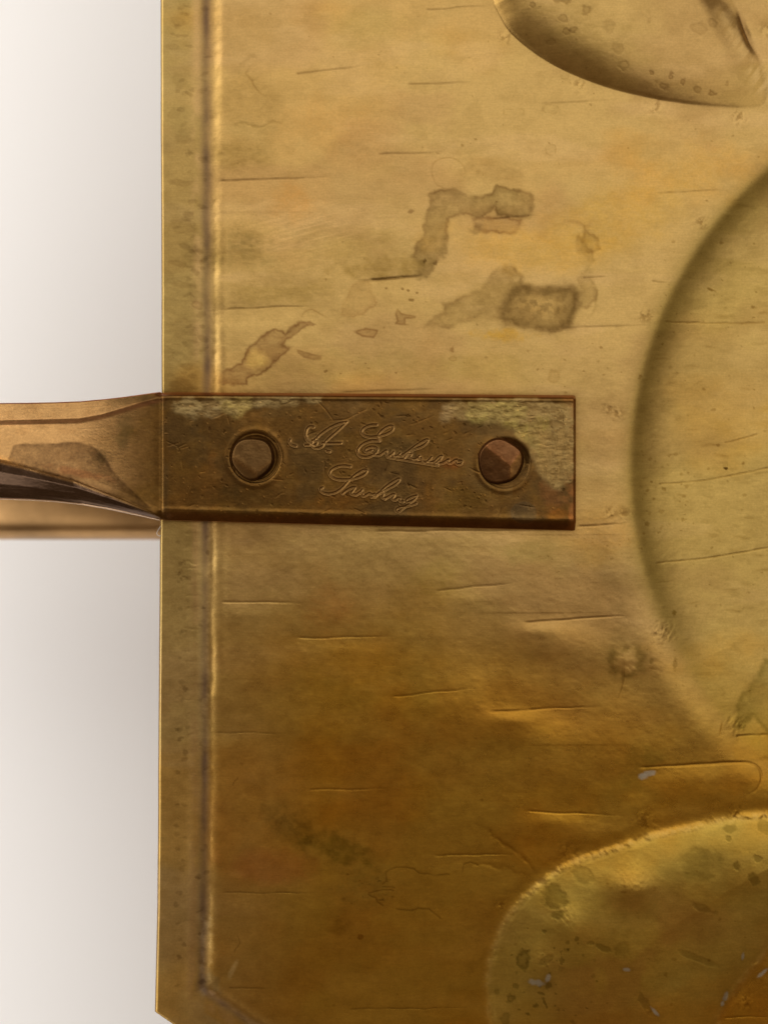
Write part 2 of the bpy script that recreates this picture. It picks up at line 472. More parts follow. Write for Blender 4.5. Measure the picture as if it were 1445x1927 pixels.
for (x, y, rx, ry, a) in [(1054, 8, 15, 12, .8), (998, 18, 6, 5, .8), (1055, 45, 9, 7, .7), (1060, 68, 9, 6, .7), (1075, 66, 8, 6, .7), (1098, 30, 10, 12, .8), (1035, 85, 11, 6, .5), (1140, 60, 12, 14, .35), (1160, 100, 14, 9, .4), (1223, 142, 6, 5, .9), (1259, 148, 5, 8, .9), (1283, 157, 5, 6, .9), (1310, 170, 9, 7, .8), (1337, 177, 8, 6, 1), (1365, 160, 3, 5, .6), (1246, 165, 10, 6, .6), (1312, 60, 16, 10, .4), (1337, 50, 10, 9, .45), (1170, 130, 12, 8, .35), (1216, 48, 4, 6, .4)]:
    P.spot(x, y, rx, ry, 10, (.6, .55, .48), a, int(x), .2, .45)
P.blob(1080, 60, 110, 55, 20, (.80, .80, .72), .6, .5, 8, .03, 30, .5)

# ---- raised disc, bottom right
disc = smooth_pts([(1000, 2140), (940, 2010), (922, 1927), (917, 1873), (915, 1832), (923, 1791), (938, 1750), (960, 1713), (994, 1676), (1035, 1643), (1074, 1621), (1118, 1607), (1163, 1592), (1220, 1572),
        (1262, 1563), (1303, 1556), (1344, 1545), (1385, 1537), (1445, 1532), (1540, 1545), (1560, 1640), (1475, 1740), (1440, 1792), (1400, 1838), (1365, 1885), (1345, 1930), (1330, 2010), (1200, 2160)], 2, True)
s = P.box(disc, 60)
sd_d = polysd(X[s], Y[s], disc)
DISC = np.full(X.shape, -999.0); DISC[s] = sd_d
rimn = 1.3 * sstep(.3, .6, fbm(X[s], Y[s], 34, oct=3, seed=91)) + .5 * (fbm(X[s], Y[s], 6, oct=2, seed=92) - .5)
P.h[s] += 1.0 * sstep(-6, 8, sd_d) + 1.1 * gauss(sd_d - 3, 7) * rimn + 20 * (1 - np.exp(-np.maximum(sd_d, 0) / 70)) * sstep(-2, 14, sd_d)
P.h[s] -= .5 * gauss(sd_d + 14, 10)
Xs, Ys = X[s], Y[s]
P.h[s] += 6.5 * np.exp(-(((Xs - 1183) / 40) ** 2 + ((Ys - 1668) / 32) ** 2))
P.h[s] += 4.5 * np.exp(-(((Xs - 1062) / 34) ** 2 + ((Ys - 1735) / 40) ** 2))
P.h[s] += 4.0 * np.exp(-(((Xs - 1012) / 30) ** 2 + ((Ys - 1815) / 40) ** 2))
P.h[s] -= 6 * np.exp(-(((Xs - 1300) / 120) ** 2 + ((Ys - 1760) / 120) ** 2))
inn = sstep(-6, 8, sd_d)
P.mul(s, inn * .8 * (1 - .6 * sstep(60, 220, sd_d)), (.98, 1.20, 1.9), .06)
P.mix(s, inn * .4 * sstep(.45, .65, fbm(Xs, Ys, 90, oct=4, seed=93)) * sstep(60, 180, sd_d), C(160, 112, 52))
rimm = gauss(sd_d - 1, 7) * (.35 + .65 * sstep(.35, .6, fbm(Xs, Ys, 9, oct=3, seed=95)))
P.mix(s, rimm * .35, C(210, 176, 100), .38)  # rim glints painted into the colour
tex = fbm(Xs, Ys, 6, oct=3, seed=97)
roughz = np.maximum.reduce([gauss(np.hypot((Xs - 1185) / 1.2, Ys - 1648), 30), gauss(np.hypot(Xs - 1055, (Ys - 1725)), 30), gauss(np.hypot(Xs - 1005, (Ys - 1800)), 30), gauss(sd_d, 8) * .8])
P.h[s] += .7 * roughz * (tex - .5)
P.mul(s, roughz * sstep(.4, .6, tex) * .3, (1.2, 1.18, 1.1), -.04)  # glints on the rough bumps, also painted as colour
for (x, y, rx, ry, a, am, ring) in [(982, 1800, 12, 23, 18, .9, .55), (1025, 1800, 16, 7, -35, .6, .2), (1053, 1802, 5, 8, 8, .8, .3), (961, 1876, 8, 10, 15, .9, .4), (950, 1915, 9, 14, 5, .7, .35), (970, 1852, 6, 5, 10, .7, 0), (935, 1864, 6, 6, 0, .5, 0), (1042, 1690, 20, 24, -15, .75, .15), (1047, 1716, 15, 8, 0, .75, 0), (1021, 1748, 5, 5, 0, .8, 0), (1130, 1777, 16, 6, 22, .65, 0), (1108, 1769, 8, 5, 0, .55, 0), (1022, 1880, 3, 12, -25, .9, 0), (1014, 1863, 8, 3, 20, .8, 0), (1030, 1848, 6, 8, 20, .7, 0), (1065, 1767, 4, 4, 0, .7, 0), (1368, 1577, 6, 6, 0, .7, 0), (1380, 1626, 7, 8, 0, .7, 0), (1413, 1650, 9, 13, -35, .7, 0), (1420, 1612, 9, 7, 0, .6, 0), (1435, 1555, 16, 12, 0, .6, 0), (1370, 1558, 16, 8, 0, .6, 0), (1320, 1705, 22, 8, 25, .55, 0), (1310, 1800, 40, 7, 22, .4, 0), (1208, 1880, 8, 22, -30, .5, 0), (1165, 1782, 16, 14, 0, .4, 0), (1093, 1646, 22, 14, 20, .45, .2), (1305, 1615, 40, 34, 0, .45, 0)]:
    P.spot(x, y, rx, ry, a, (.52, .52, .42), am, int(x + y), .25, ring)
P.spots(45, 960, 1740, 1120, 1925, 1.5, 5, (.5, .5, .4), .9, 301)
P.spots(25, 1130, 1620, 1440, 1900, 1.5, 5, (.6, .5, .36), .6, 302)

# ---- pale specks
for (x, y, rx, ry, a) in [(1008, 1843, 18, 7, 10), (1028, 1834, 6, 9, 30), (1220, 1455, 17, 6, -8), (1208, 1461, 10, 7, 0), (1364, 1874, 6, 10, 18), (1358, 1888, 4, 6, 20), (1395, 1797, 3, 9, 8), (1433, 1832, 16, 4, -38), (1228, 1897, 3.5, 12, -40), (1176, 1818, 8, 4, 5), (397, 612, 0.1, 0.1, 0)]:
    s = P.win(x - 40, y - 40, x + 40, y + 40)
    if s is None or rx < 1: continue
    c, sn = math.cos(math.radians(a)), math.sin(math.radians(a))
    u = ((X[s] - x) * c + (Y[s] - y) * sn) / rx; v = (-(X[s] - x) * sn + (Y[s] - y) * c) / ry
    r = np.hypot(u, v) + .7 * (fbm(X[s], Y[s], 7, oct=3, seed=int(x)) - .5)
    P.mul(s, gauss(r, 1.6) * .5, (.6, .6, .6))
    P.mix(s, (1 - sstep(.5, 1.1, r)) * .8, (.50, .45, .36), .5)

# ---- lower right field: patches and ring
P.blob(1206, 1428, 42, 20, -8, (.72, .76, .70), .9, .7, 12, .03, 16, .4)
P.blob(1185, 1470, 34, 26, 20, (.78, .82, .80), .8, .6, 13, .03, 16, .4)
P.blob(1290, 1470, 90, 34, 0, (1.08, 1.02, .96), .8, .5, 14)
P.line(smooth_pts([(1255, 1442), (1330, 1438), (1400, 1433), (1425, 1440), (1434, 1460), (1425, 1485), (1405, 1495)], 2), 2.2, (.72, .66, .55), .8, .5, True, 5)
s = P.win(1120, 1190, 1240, 1310)
r = np.hypot(X[s] - 1177, Y[s] - 1244) + 14 * (fbm(X[s], Y[s], 14, oct=4, seed=15) - .5)
P.mul(s, gauss(r - 30, 8.5) * 1.0 * sstep(.25, .5, fbm(X[s], Y[s], 20, oct=3, seed=16)), (.64, .64, .56))
P.mul(s, (1 - sstep(14, 24, r)) * .8, (1.3, 1.32, 1.5)); P.h[s] += 1.5 * gauss(r, 20)
P.line(smooth_pts([(1173, 1250), (1174, 1275), (1169, 1296), (1162, 1314)], 2), 1.4, (.55, .48, .36), .85)
P.line([(1170, 1252), (1170, 1285)], 1.2, (.5, .45, .35), .6)
P.spot(1225, 1243, 4, 8, 0, (.62, .6, .48), .8, 1); P.spot(1269, 1250, 5, 12, 3, (.62, .6, .48), .8, 2)
P.spot(1224, 1257, 7, 2, 0, (.7, .65, .5), .7, 2); P.spot(1269, 1154, 5, 5, 0, (.55, .5, .3), .9, 3)
P.line([(1358, 1358), (1353, 1384)], 1.5, (.6, .5, .28), .9)
P.stain(zp([(1100, 1180), (1050, 1280), (1010, 1350), (940, 1430), (890, 1540), (870, 1640), (830, 1700), (900, 1720), (1000, 1640), (1040, 1700), (1110, 1780), (1180, 1740), (1180, 1200)], 1180, 960, 4.189), (.70, .74, .64), .85, 5, 6, (.7, .7, .6), .6, 4, 17)
P.stain(zp([(870, 1780), (1060, 1765), (1180, 1780), (1180, 1960), (850, 1960), (840, 1880)], 1180, 960, 4.189), (1.06, 1.04, .85), .7, 5, 4, (.6, .56, .4), .5, 3, 18)
P.blob(985, 1290, 130, 80, 10, (1, .86, .62), .35, .5, 19)
P.blob(1080, 1610, 140, 60, 10, (1, .86, .66), .5, .5, 20)

# ---- lower left field: smears and cracks
P.blob(560, 1560, 62, 30, 32, (.56, .56, .50), .95, .7, 21, .03, 20, .35)
P.blob(640, 1598, 75, 26, 18, (.56, .57, .45), .95, .7, 22, .03, 20, .35)
P.blob(500, 1630, 95, 38, 0, (1.02, .78, .80), .75, .5, 23)
P.blob(690, 1672, 60, 42, -30, (.80, .86, .92), .75, .8, 24, .03, 16, .5)
P.blob(640, 1745, 26, 14, 0, (.75, .72, .6), .7, .6, 25, 0, 12)
P.spot(679, 1762, 6, 5, 0, (.6, .5, .35), .8, 5)
k = 2.89
for pl, wd in [([(925, 760), (945, 745), (945, 700), (960, 685), (1000, 668), (1050, 672), (1100, 680), (1130, 705), (1210, 712), (1280, 705)], 1.4), ([(1000, 898), (1075, 903), (1120, 890), (1180, 895), (1240, 945)], 1.6), ([(850, 820), (890, 840), (900, 865), (925, 880)], 1.8), ([(850, 810), (930, 795), (985, 795)], 1.3), ([(925, 780), (990, 780)], 1.0), ([(1355, 700), (1370, 655), (1400, 640), (1440, 660)], 1.2), ([(140, 1050), (150, 1080), (125, 1130)], 1.1), ([(105, 225), (140, 185)], 1.0)]:
    P.line(zp(pl, 400, 1400, k), wd, (.45, .38, .28), .7, .2, False, 26, 2.5, .3)
P.spots(22, 640, 1640, 740, 1700, 1.5, 4, (.5, .46, .36), .8, 303)
k = 2.4286
P.line(zp([(90, 350), (150, 385), (200, 425), (260, 470), (300, 500), (345, 540), (385, 590)], 850, 1400, k), 4.5, (.60, .50, .34), .7, .5, True, 27, 5, .5)
P.line(zp([(45, 560), (130, 545), (240, 560), (300, 590), (380, 600)], 850, 1400, k), 5, (.66, .56, .4), .6, .3, True, 28, 6, .5)

# ---- upper field: olive films (two also paint the shade above dents), pale rubbed areas, amber areas
for i, (x, y, rx, ry, a, f, am) in enumerate([
    (468, 195, 62, 75, 10, (.82, .81, .77), .75), (448, 290, 66, 42, 0, (.78, .77, .70), .8), (455, 470, 95, 36, -8, (.76, .76, .70), .85),
    (505, 548, 120, 34, 0, (.84, .83, .74), .75), (720, 500, 90, 26, -4, (.78, .76, .66), .85), (660, 470, 90, 30, -15, (.86, .85, .76), .6),
    (560, 418, 90, 44, -12, (1.10, 1.12, 1.14), .8), (640, 380, 80, 30, -10, (1.06, 1.08, 1.10), .6), (560, 385, 60, 40, 20, (1.05, .93, .78), .6),
    (990, 470, 170, 45, 4, (1.10, 1.02, .84), .85), (1150, 410, 130, 70, -20, (1.04, .98, .78), .75), (1290, 320, 130, 50, -10, (1.05, .97, .80), .7),
    (945, 632, 55, 14, 3, (1.10, .98, .66), .9), (700, 45, 90, 30, 0, (.92, .93, .86), .6), (860, 100, 130, 50, 0, (1.05, 1.06, 1.02), .6),
    (640, 690, 190, 34, 0, (.94, .97, .88), .6), (880, 690, 150, 34, 0, (.88, .90, .80), .6), (1090, 660, 80, 60, 0, (1.03, 1.02, 1.06), .6),
    (1120, 760, 60, 70, 0, (.86, .84, .84), .5), (620, 230, 120, 60, 0, (1.02, .95, .88), .6), (1120, 1010, 70, 60, 0, (1.12, 1.02, .86), .6),
    (1000, 1040, 70, 24, -8, (.88, .92, .86), .7), (1165, 1075, 45, 14, -5, (1.1, 1.12, 1.22), .6), (700, 1060, 150, 50, 0, (1.04, 1.04, 1.0), .5),
    (620, 1150, 60, 50, 0, (.98, .82, .74), .5), (830, 1090, 60, 40, 0, (.86, .88, .70), .5), (780, 1150, 60, 60, 0, (.9, .86, .7), .4)]):
    P.blob(x, y, rx, ry, a, [1 + 1.45 * (q - 1) if q < 1 else q for q in f], am, .6, 100 + i * 7, .02, None, .3)
s = P.win(430, 360, 720, 520)                                     # rubbed, criss-cross fine scratches
m = np.exp(-(((X[s] - 570) / 110) ** 2 + ((Y[s] - 435) / 60) ** 2))
sc1 = fbm(X[s] * .97 + Y[s] * .26, Y[s] * .97 - X[s] * .26 * -1, 70, 3.2, oct=3, seed=131)
P.mul(s, m * sstep(.5, .68, sc1) * .6, (1.22, 1.22, 1.28))
mm = np.exp(-(((X[s] - 455) / 60) ** 2 + ((Y[s] - 462) / 34) ** 2)) * sstep(.45, .62, fbm(X[s], Y[s], 13, 7, oct=4, seed=133))
P.mul(s, mm * .7, (.76, .78, .74))

# ---- the liquid stains
k, ox, oy = 3.6125, 750, 300
ED = (.66, .60, .56)
P.stain(zp([(215, 245), (290, 215), (400, 200), (440, 215), (540, 245), (620, 235), (660, 180), (700, 175), (760, 195), (860, 220), (920, 250), (915, 310), (905, 385), (780, 390), (680, 385), (650, 330), (590, 370), (530, 400), (480, 380), (420, 385), (350, 400), (335, 480), (325, 560), (330, 655), (270, 690), (230, 740), (190, 790), (140, 820), (120, 780), (150, 720), (100, 660), (120, 600), (170, 500), (180, 430), (205, 330)], ox, oy, k), (.58, .56, .50), 1.0, 4.5, 6, ED, .8, 3.2, 141, .5)
P.stain(zp([(500, 400), (505, 470), (560, 505), (620, 490), (700, 510), (750, 525), (800, 490), (835, 405), (680, 395)], ox, oy, k), (.84, .80, .80), .8, 3, 5, ED, .95, 3.5, 142)
P.blob(897, 430, 12, 14, 30, (.6, .58, .56), .8, .6, 143, 0, 8); P.blob(940, 400, 60, 14, 0, (.78, .76, .72), .5, .5, 144)
P.stain(zp([(840, 860), (900, 860), (1000, 870), (1100, 865), (1170, 870), (1220, 910), (1225, 980), (1200, 1060), (1170, 1130), (1120, 1160), (1060, 1180), (980, 1170), (900, 1140), (800, 1120), (720, 1100), (640, 1080), (540, 1085), (470, 1090), (400, 1120), (330, 1140), (230, 1140), (190, 1130), (230, 1070), (300, 1020), (305, 970), (370, 945), (480, 920), (560, 890), (580, 840), (620, 770), (700, 740), (790, 740), (850, 780)], ox, oy, k), (.66, .63, .56), .95, 6, 6, ED, .5, 3.5, 145, .5)
P.stain(zp([(830, 870), (1000, 870), (1170, 872), (1222, 915), (1222, 985), (1195, 1060), (1165, 1130), (1060, 1178), (900, 1138), (720, 1100), (700, 1020), (740, 930)], ox, oy, k), (.56, .52, .46), .85, 14, 6, (.5, .46, .4), .7, 9, 146, .55)
s = P.win(950, 540, 1060, 610)
P.mul(s, np.exp(-(((X[s] - 1012) / 46) ** 2 + ((Y[s] - 575) / 24) ** 2)) * sstep(.42, .62, fbm(X[s], Y[s], 7, oct=3, seed=147)) * .75, (1.5, 1.5, 1.5))
P.blob(937, 325, 60, 26, 12, (.80, .78, .74), .7, .8, 148, 0, 18, .3)
P.blob(880, 330, 30, 22, 0, (.84, .82, .76), .6, .8, 149, 0, 14, .4)
P.line(smooth_pts([(815, 335), (811, 320), (816, 305), (830, 298), (850, 296), (868, 305), (877, 325)], 2), 1.4, (.72, .66, .58), .7)
P.line(smooth_pts([(812, 325), (818, 345), (835, 355), (860, 358)], 2), 1.4, (.74, .68, .6), .6)
for pl in [[(1095, 455), (1100, 430), (1120, 445), (1125, 470), (1095, 480), (1085, 475)], [(1090, 440), (1095, 455), (1110, 470), (1125, 490), (1115, 500), (1085, 480), (1080, 470)], [(1110, 500), (1118, 530), (1120, 560), (1105, 580), (1090, 575), (1095, 540), (1085, 520)]]:
    P.stain(pl, (.80, .78, .72), .8, 3, 6, ED, .6, 3, 150)
P.line([(1040, 425), (1060, 420), (1085, 415), (1105, 425), (1120, 410)], 4, (.76, .70, .66), .7, 0, True, 151, 8, .4)
P.line(smooth_pts([(1105, 520), (1125, 545), (1122, 575), (1105, 600)], 2), 2.5, (.7, .68, .6), .6, 0, True, 152, 4)
P.spot(773, 398, 6, 4, 0, (.6, .55, .5), .9, 1); P.spot(799, 492, 3, 7, 15, (.45, .4, .34), 1, 2); P.spot(819, 495, 4, 5, 20, (.5, .45, .4), .9, 3)
ox, oy = 400, 440
PU = (.66, .58, .56)
P.stain(zp([(540, 620), (590, 590), (660, 600), (710, 615), (690, 640), (610, 650), (560, 680), (510, 710), (480, 740), (525, 785), (480, 820), (420, 880), (340, 950), (250, 975), (240, 1020), (100, 1010), (30, 1000), (30, 950), (80, 910), (190, 870), (230, 800), (225, 775), (290, 740), (350, 700), (430, 660), (500, 670)], ox, oy, k), PU, .95, 3, 6, (.60, .52, .48), .95, 2.6, 161, .55)
P.blob(483, 678, 27, 20, -25, (1.42, 1.5, 1.3), .9, .4, 162)
P.blob(545, 624, 8, 5, -25, (.72, .66, .66), .8, .4, 163)
P.stain(zp([(570, 785), (620, 800), (680, 820), (745, 830), (740, 855), (690, 860), (620, 845), (580, 815)], ox, oy, k), (.66, .6, .56), .9, 1.6, 1.5, (.7, .64, .6), .7, 1.6, 164)
P.stain(zp([(1240, 545), (1255, 505), (1285, 540), (1380, 555), (1375, 570), (1310, 575), (1310, 610), (1330, 625), (1240, 612), (1255, 590)], ox, oy, k), (.74, .68, .62), .85, 1.6, 1.5, (.66, .58, .5), .8, 1.6, 165)
P.stain(zp([(960, 670), (1040, 642), (1120, 655), (1115, 680), (1095, 712), (1020, 700)], ox, oy, k), (.84, .76, .7), .8, 1.8, 2, (.6, .52, .46), .8, 1.8, 166)
P.stain(zp([(860, 560), (880, 460), (960, 350), (1010, 315), (1060, 335), (1090, 400), (1110, 480), (1050, 540), (960, 560)], ox, oy, k), (.88, .82, .76), .7, 5, 6, (.74, .66, .6), .6, 2.2, 167)
P.line(zp([(1000, 322), (1060, 320), (1200, 302), (1400, 288), (1445, 270)], ox, oy, k), 2.4, (.58, .52, .44), .8, .8, True, 168, 1, .2)
P.line(zp(smooth_pts([(600, 580), (620, 530), (670, 508), (710, 530), (740, 550), (790, 570)], 2), ox, oy, k), 1.4, (.66, .58, .5), .75)
for (x, y, r) in [(770, 933, 10), (1040, 880, 5), (870, 950, 5), (1245, 943, 6), (1350, 450, 12), (1330, 385, 8), (1290, 375, 7), (1390, 400, 9), (1180, 368, 6)]:
    P.spot(ox + x / k, oy + y / k, r / k * 1.4, r / k, 0, (.5, .44, .36), .9, int(x))
P.spot(850, 658, 4, 7, 10, (.6, .52, .42), .8, 4); P.spot(852, 675, 7, 6, 0, (.72, .66, .56), .8, 5, 0, .8); P.spot(1041, 707, 13, 13, 0, (.84, .80, .74), .9, 6, 0, .5); P.spot(815, 694, 7, 6, 0, (1.1, 1.1, 1.1), .8, 7)
P.spots(20, 980, 640, 1180, 760, 1.5, 3.5, (.55, .48, .38), .8, 304)
P.line([(450, 130), (470, 105), (490, 112)], 4, (.74, .72, .66), .7, 0, True, 171, 6, .4)
P.line([(468, 125), (464, 140), (475, 152), (486, 172), (498, 182)], 2, (.72, .68, .6), .8, .3, True, 172, 4, .3)
P.line([(430, 238), (455, 232), (490, 236), (530, 228), (545, 218)], 2.5, (.72, .70, .62), .8, .3, True, 173, 6, .4)
for (x, y, w_, h_) in [(968, 211, 20, 6), (1036, 205, 14, 8), (1062, 142, 7, 6), (1035, 282, 9, 9)]:
    s = P.win(x - 40, y - 40, x + 40, y + 40)
    r = np.hypot((X[s] - x) / w_, (Y[s] - y) / h_)
    r = (((X[s] - x) / w_) ** 4 + ((Y[s] - y) / h_) ** 4) ** .25 + .5 * (fbm(X[s], Y[s], 12, oct=3, seed=int(x)) - .5)
    P.mul(s, gauss(r - 1, .13) * .5 * sstep(.3, .6, fbm(X[s], Y[s], 10, oct=2, seed=int(y))), (.7, .65, .55)); P.mul(s, (1 - sstep(.9, 1.05, r)) * .3, (.9, .9, .86))
P.spots(170, 420, 0, 1440, 720, 1.0, 2.8, (.55, .49, .40), .7, 305)
P.spots(110, 1200, 420, 1445, 1330, 1.2, 3.6, (.55, .48, .34), .85, 306)
P.spots(40, 1205, 850, 1300, 1010, 1.5, 5, (.58, .5, .34), .8, 307)
P.spots(60, 1000, 1010, 1220, 1110, 1.0, 2.4, (.6, .5, .36), .7, 308)
P.spots(120, 420, 1000, 1420, 1900, 1.0, 3.0, (.58, .50, .38), .6, 309)
P.spots(10, 420, 1000, 1200, 1900, .9, 1.5, (1.5, 1.5, 1.6), .7, 310)
rg = np.random.RandomState(9)
for i in range(46):                                               # short dark rubbed dashes
    x = rg.uniform(1215, 1440); y = rg.uniform(560, 1200)
    P.line([(x, y), (x + rg.uniform(14, 46), y + rg.uniform(-5, 5))], rg.uniform(1.2, 3.2), (.68, .62, .50), rg.uniform(.3, .65), 0, True, i, 3, .5)
for pl in [[(1255, 605), (1340, 606), (1445, 604)], [(1245, 910), (1310, 907), (1380, 895), (1460, 878)], [(1238, 1060), (1325, 1053), (1400, 1041), (1460, 1030)], [(1370, 832), (1395, 826), (1430, 816)]]:
    P.line(smooth_pts(pl, 2), 1.3, (.66, .56, .38), .7, .5, False, 5, 1, .3)
P.spot(1371, 881, 4, 3.5, 20, (.2, .16, .1), 1, 3); P.spot(1342, 543, 10, 3, 20, (.5, .42, .26), .9, 4)

# ---- chiselled birch-bark lines (real grooves and dents in the sheet)
D_ = P.dent
for i, a in enumerate([
    (410, 341, 650, 331, 60, 3.2, 1.2), (415, 583, 610, 574, 70, 3.2, 1.0), (555, 139, 695, 122, 30, 1.2, 1.4), (765, 158, 900, 156, 24, .8, 1.4), (1018, 195, 1160, 187, 22, .9, 1.6),
    (710, 290, 845, 285, 30, 1.2, 1.2), (1235, 363, 1375, 357, 26, .6, 1.5), (800, 18, 930, 10, 26, .8, 1.2), (695, 527, 800, 520, 44, 2.6, 1.3), (1060, 618, 1235, 610, 24, .8, 1.2),
    (925, 411, 1020, 404, 26, 1.2, 1.2), (1085, 991, 1190, 984, 24, .8, 1.6), (820, 1113, 985, 1094, 26, 1.6, .8), (985, 1171, 1200, 1157, 60, 3.6, 2.2, 3.6), (558, 1201, 745, 1197, 36, 1.6, 1.5),
    (415, 1133, 580, 1133, 36, 1.5, 1.7), (735, 1311, 905, 1293, 36, 1.6, 1.3), (920, 1339, 1140, 1329, 70, 4.4, 1.8, 4.6), (405, 1377, 545, 1381, 40, 2.2, 1.6), (580, 1486, 745, 1483, 40, 1.8, 1.7),
    (990, 1526, 1180, 1535, 50, 3.2, 1.8, 3.0), (1200, 1443, 1440, 1431, 30, 1.2, 2.0, 1.5), (815, 1609, 985, 1607, 40, 2.0, 2.0), (420, 1679, 620, 1680, 60, 2.6, 1.9), (655, 1898, 905, 1896, 40, 1.6, 1.8),
    (430, 1857, 520, 1860, 26, 1.0, 1.6), (1385, 1386, 1460, 1383, 24, .8, 2.2), (1360, 1915, 1460, 1912, 24, 1.2, 2.0), (1095, 523, 1150, 520, 20, .5, .8), (1225, 529, 1262, 531, 16, .4, 1.0), (640, 738, 860, 730, 26, 1.0, .8), (700, 1000, 1060, 997, 20, .8, 1.0)]):
    D_(*a[:4], up=a[4], amp=a[5], groove=a[6], below=a[7] if len(a) > 7 else .5, seed=200 + i)

# ---- little rough punch marks round the medallions
for (x, y, r) in [(951, 70, 13), (1089, 160, 12), (1145, 770, 11), (1162, 780, 13), (1148, 965, 12), (1174, 967, 13), (1213, 594, 15), (1247, 1192, 20), (1318, 420, 13), (1070, 1604, 17), (1214, 1542, 18), (1386, 1361, 14), (1398, 1885, 18), (1382, 1532, 13), (940, 1705, 14), (1445, 55, 16), (1232, 200, 14), (1390, 222, 14)]:
    s = P.win(x - 40, y - 40, x + 40, y + 40)
    m = gauss(np.hypot(X[s] - x, Y[s] - y), r)
    t = fbm(X[s] + Y[s] * .6, Y[s] - X[s] * .4, 6, 9, oct=3, seed=int(x))
    P.h[s] += 1.5 * m * (t - .5)
    P.mul(s, m * sstep(.50, .62, 1 - t) * .75, (.55, .48, .38))
    P.mul(s, m * sstep(.52, .66, t) * .4, (1.2, 1.2, 1.15))

for (x, y, a, b, h_) in [(1035, 1198, 70, 34, 2.0), (965, 1366, 60, 36, 2.4), (1060, 1562, 80, 36, 1.8), (870, 1120, 70, 30, .9), (1290, 1480, 100, 36, 1.2), (1180, 1120, 60, 40, -1.5), (1130, 1290, 70, 50, -2.0), (900, 1250, 90, 40, -1.6)]:
    s = P.win(x - 3 * a, y - 3 * b, x + 3 * a, y + 3 * b)
    P.h[s] += h_ * np.exp(-(((X[s] - x) / a) ** 2 + ((Y[s] - y) / b) ** 2))
for (x, y, a, b, h_) in [(1012, 1186, 46, 15, 1.2), (962, 1353, 42, 15, 1.5), (1040, 1546, 50, 15, 1.0)]:
    s = P.win(x - 3 * a, y - 3 * b, x + 3 * a, y + 3 * b)
    P.h[s] += h_ * np.exp(-(((X[s] - x) / a) ** 2 + ((Y[s] - y) / b) ** 2))
# ---- gentle unevenness of hand beaten sheet
P.h += 6.5 * (fbm(X, Y, 420, 360, oct=2, seed=401) - .5) + 2.3 * (fbm(X, Y, 130, 110, oct=2, seed=403) - .5)
P.h += .22 * (fbm(X, Y, 14, 8, oct=3, seed=405) - .5)
# strap footprint pressed flat so the strap seats cleanly
foot = polysd(X, Y, [(295, 745), (1072, 750), (1070, 988), (295, 972)])
P.h -= 4.0 * sstep(-2, 12, foot) * sstep(96, 120, d_edge)

strap_shade = polysd(X, Y, [(303, 738), (1082, 743), (1080, 998), (303, 979)])  # contact shadow round the strap, painted into the plate colour
P.mul(ALL, np.where(strap_shade > -1, 1, np.exp(np.minimum(strap_shade, 0) / 7)) * .75 * (.6 + .8 * fbm(X, Y, 22, oct=3, seed=411)), (.5, .45, .38))
W = world(X, Y, P.h)
NRM = height_normals(W)
nr, nc = X.shape
Q = grid_faces(nr, nc)
def part_from(mask, name):
    q = Q[mask]
    u, inv = np.unique(q, return_inverse=True)
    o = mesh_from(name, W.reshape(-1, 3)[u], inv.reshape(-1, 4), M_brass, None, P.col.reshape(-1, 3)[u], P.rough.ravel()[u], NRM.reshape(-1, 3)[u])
    return under_tray(o)
ctr = lambda a: .25 * (a[:-1, :-1] + a[1:, :-1] + a[1:, 1:] + a[:-1, 1:])
cl_leaf = ctr(LEAF) > 0; cl_disc = ctr(DISC) > 0; cl_c = (ctr(sd_c) > 0) & ~cl_leaf & ~cl_disc
cl_rim = (ctr(gx) < 14) & ~cl_leaf & ~cl_disc
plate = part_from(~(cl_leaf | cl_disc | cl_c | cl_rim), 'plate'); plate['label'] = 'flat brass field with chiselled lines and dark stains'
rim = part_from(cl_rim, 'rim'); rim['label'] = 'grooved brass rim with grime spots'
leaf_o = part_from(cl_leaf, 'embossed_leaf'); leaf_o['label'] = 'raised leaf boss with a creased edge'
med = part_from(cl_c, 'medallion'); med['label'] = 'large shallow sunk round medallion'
disc_o = part_from(cl_disc, 'embossed_disc'); disc_o['label'] = 'raised olive disc with bright rim and dark specks'

# cut edge of the sheet and its back
TH = 11.0
ex = X[:, 0]; ey = Y[:, 0]; ez = P.h[:, 0]
E = np.stack([world(ex, ey, ez), world(ex - 1.2, ey, ez - 2.5), world(ex - 1.2, ey, ez - TH + 2), world(ex + 2, ey, ez - TH)], 1)
edge = mesh_from('cut_edge', E.reshape(-1, 3), grid_faces(len(ey), 4, True).reshape(-1, 4), M_brass, None, np.tile(C(120, 90, 50), (E.shape[0] * 4, 1)), np.full(E.shape[0] * 4, .45))
under_tray(edge)
def thin(a):                                          # every eighth line where the grid is fine, all of them where it is coarse
    d = np.gradient(a); keep, acc = [0], 0.0
    for i in range(1, len(a)):
        acc += d[i]
        if acc >= 13 or i == len(a) - 1: keep.append(i); acc = 0.0
    return np.array(keep)
bi = thin(sy); bj = thin(sx)
B = world(X[np.ix_(bi, bj)], Y[np.ix_(bi, bj)], P.h[np.ix_(bi, bj)] - TH)
back = mesh_from('back_sheet', B.reshape(-1, 3), grid_faces(len(bi), len(bj), True).reshape(-1, 4), M_brass, None, np.tile(C(150, 112, 60), (B.shape[0] * B.shape[1], 1)), np.full(B.shape[0] * B.shape[1], .4))
under_tray(back)

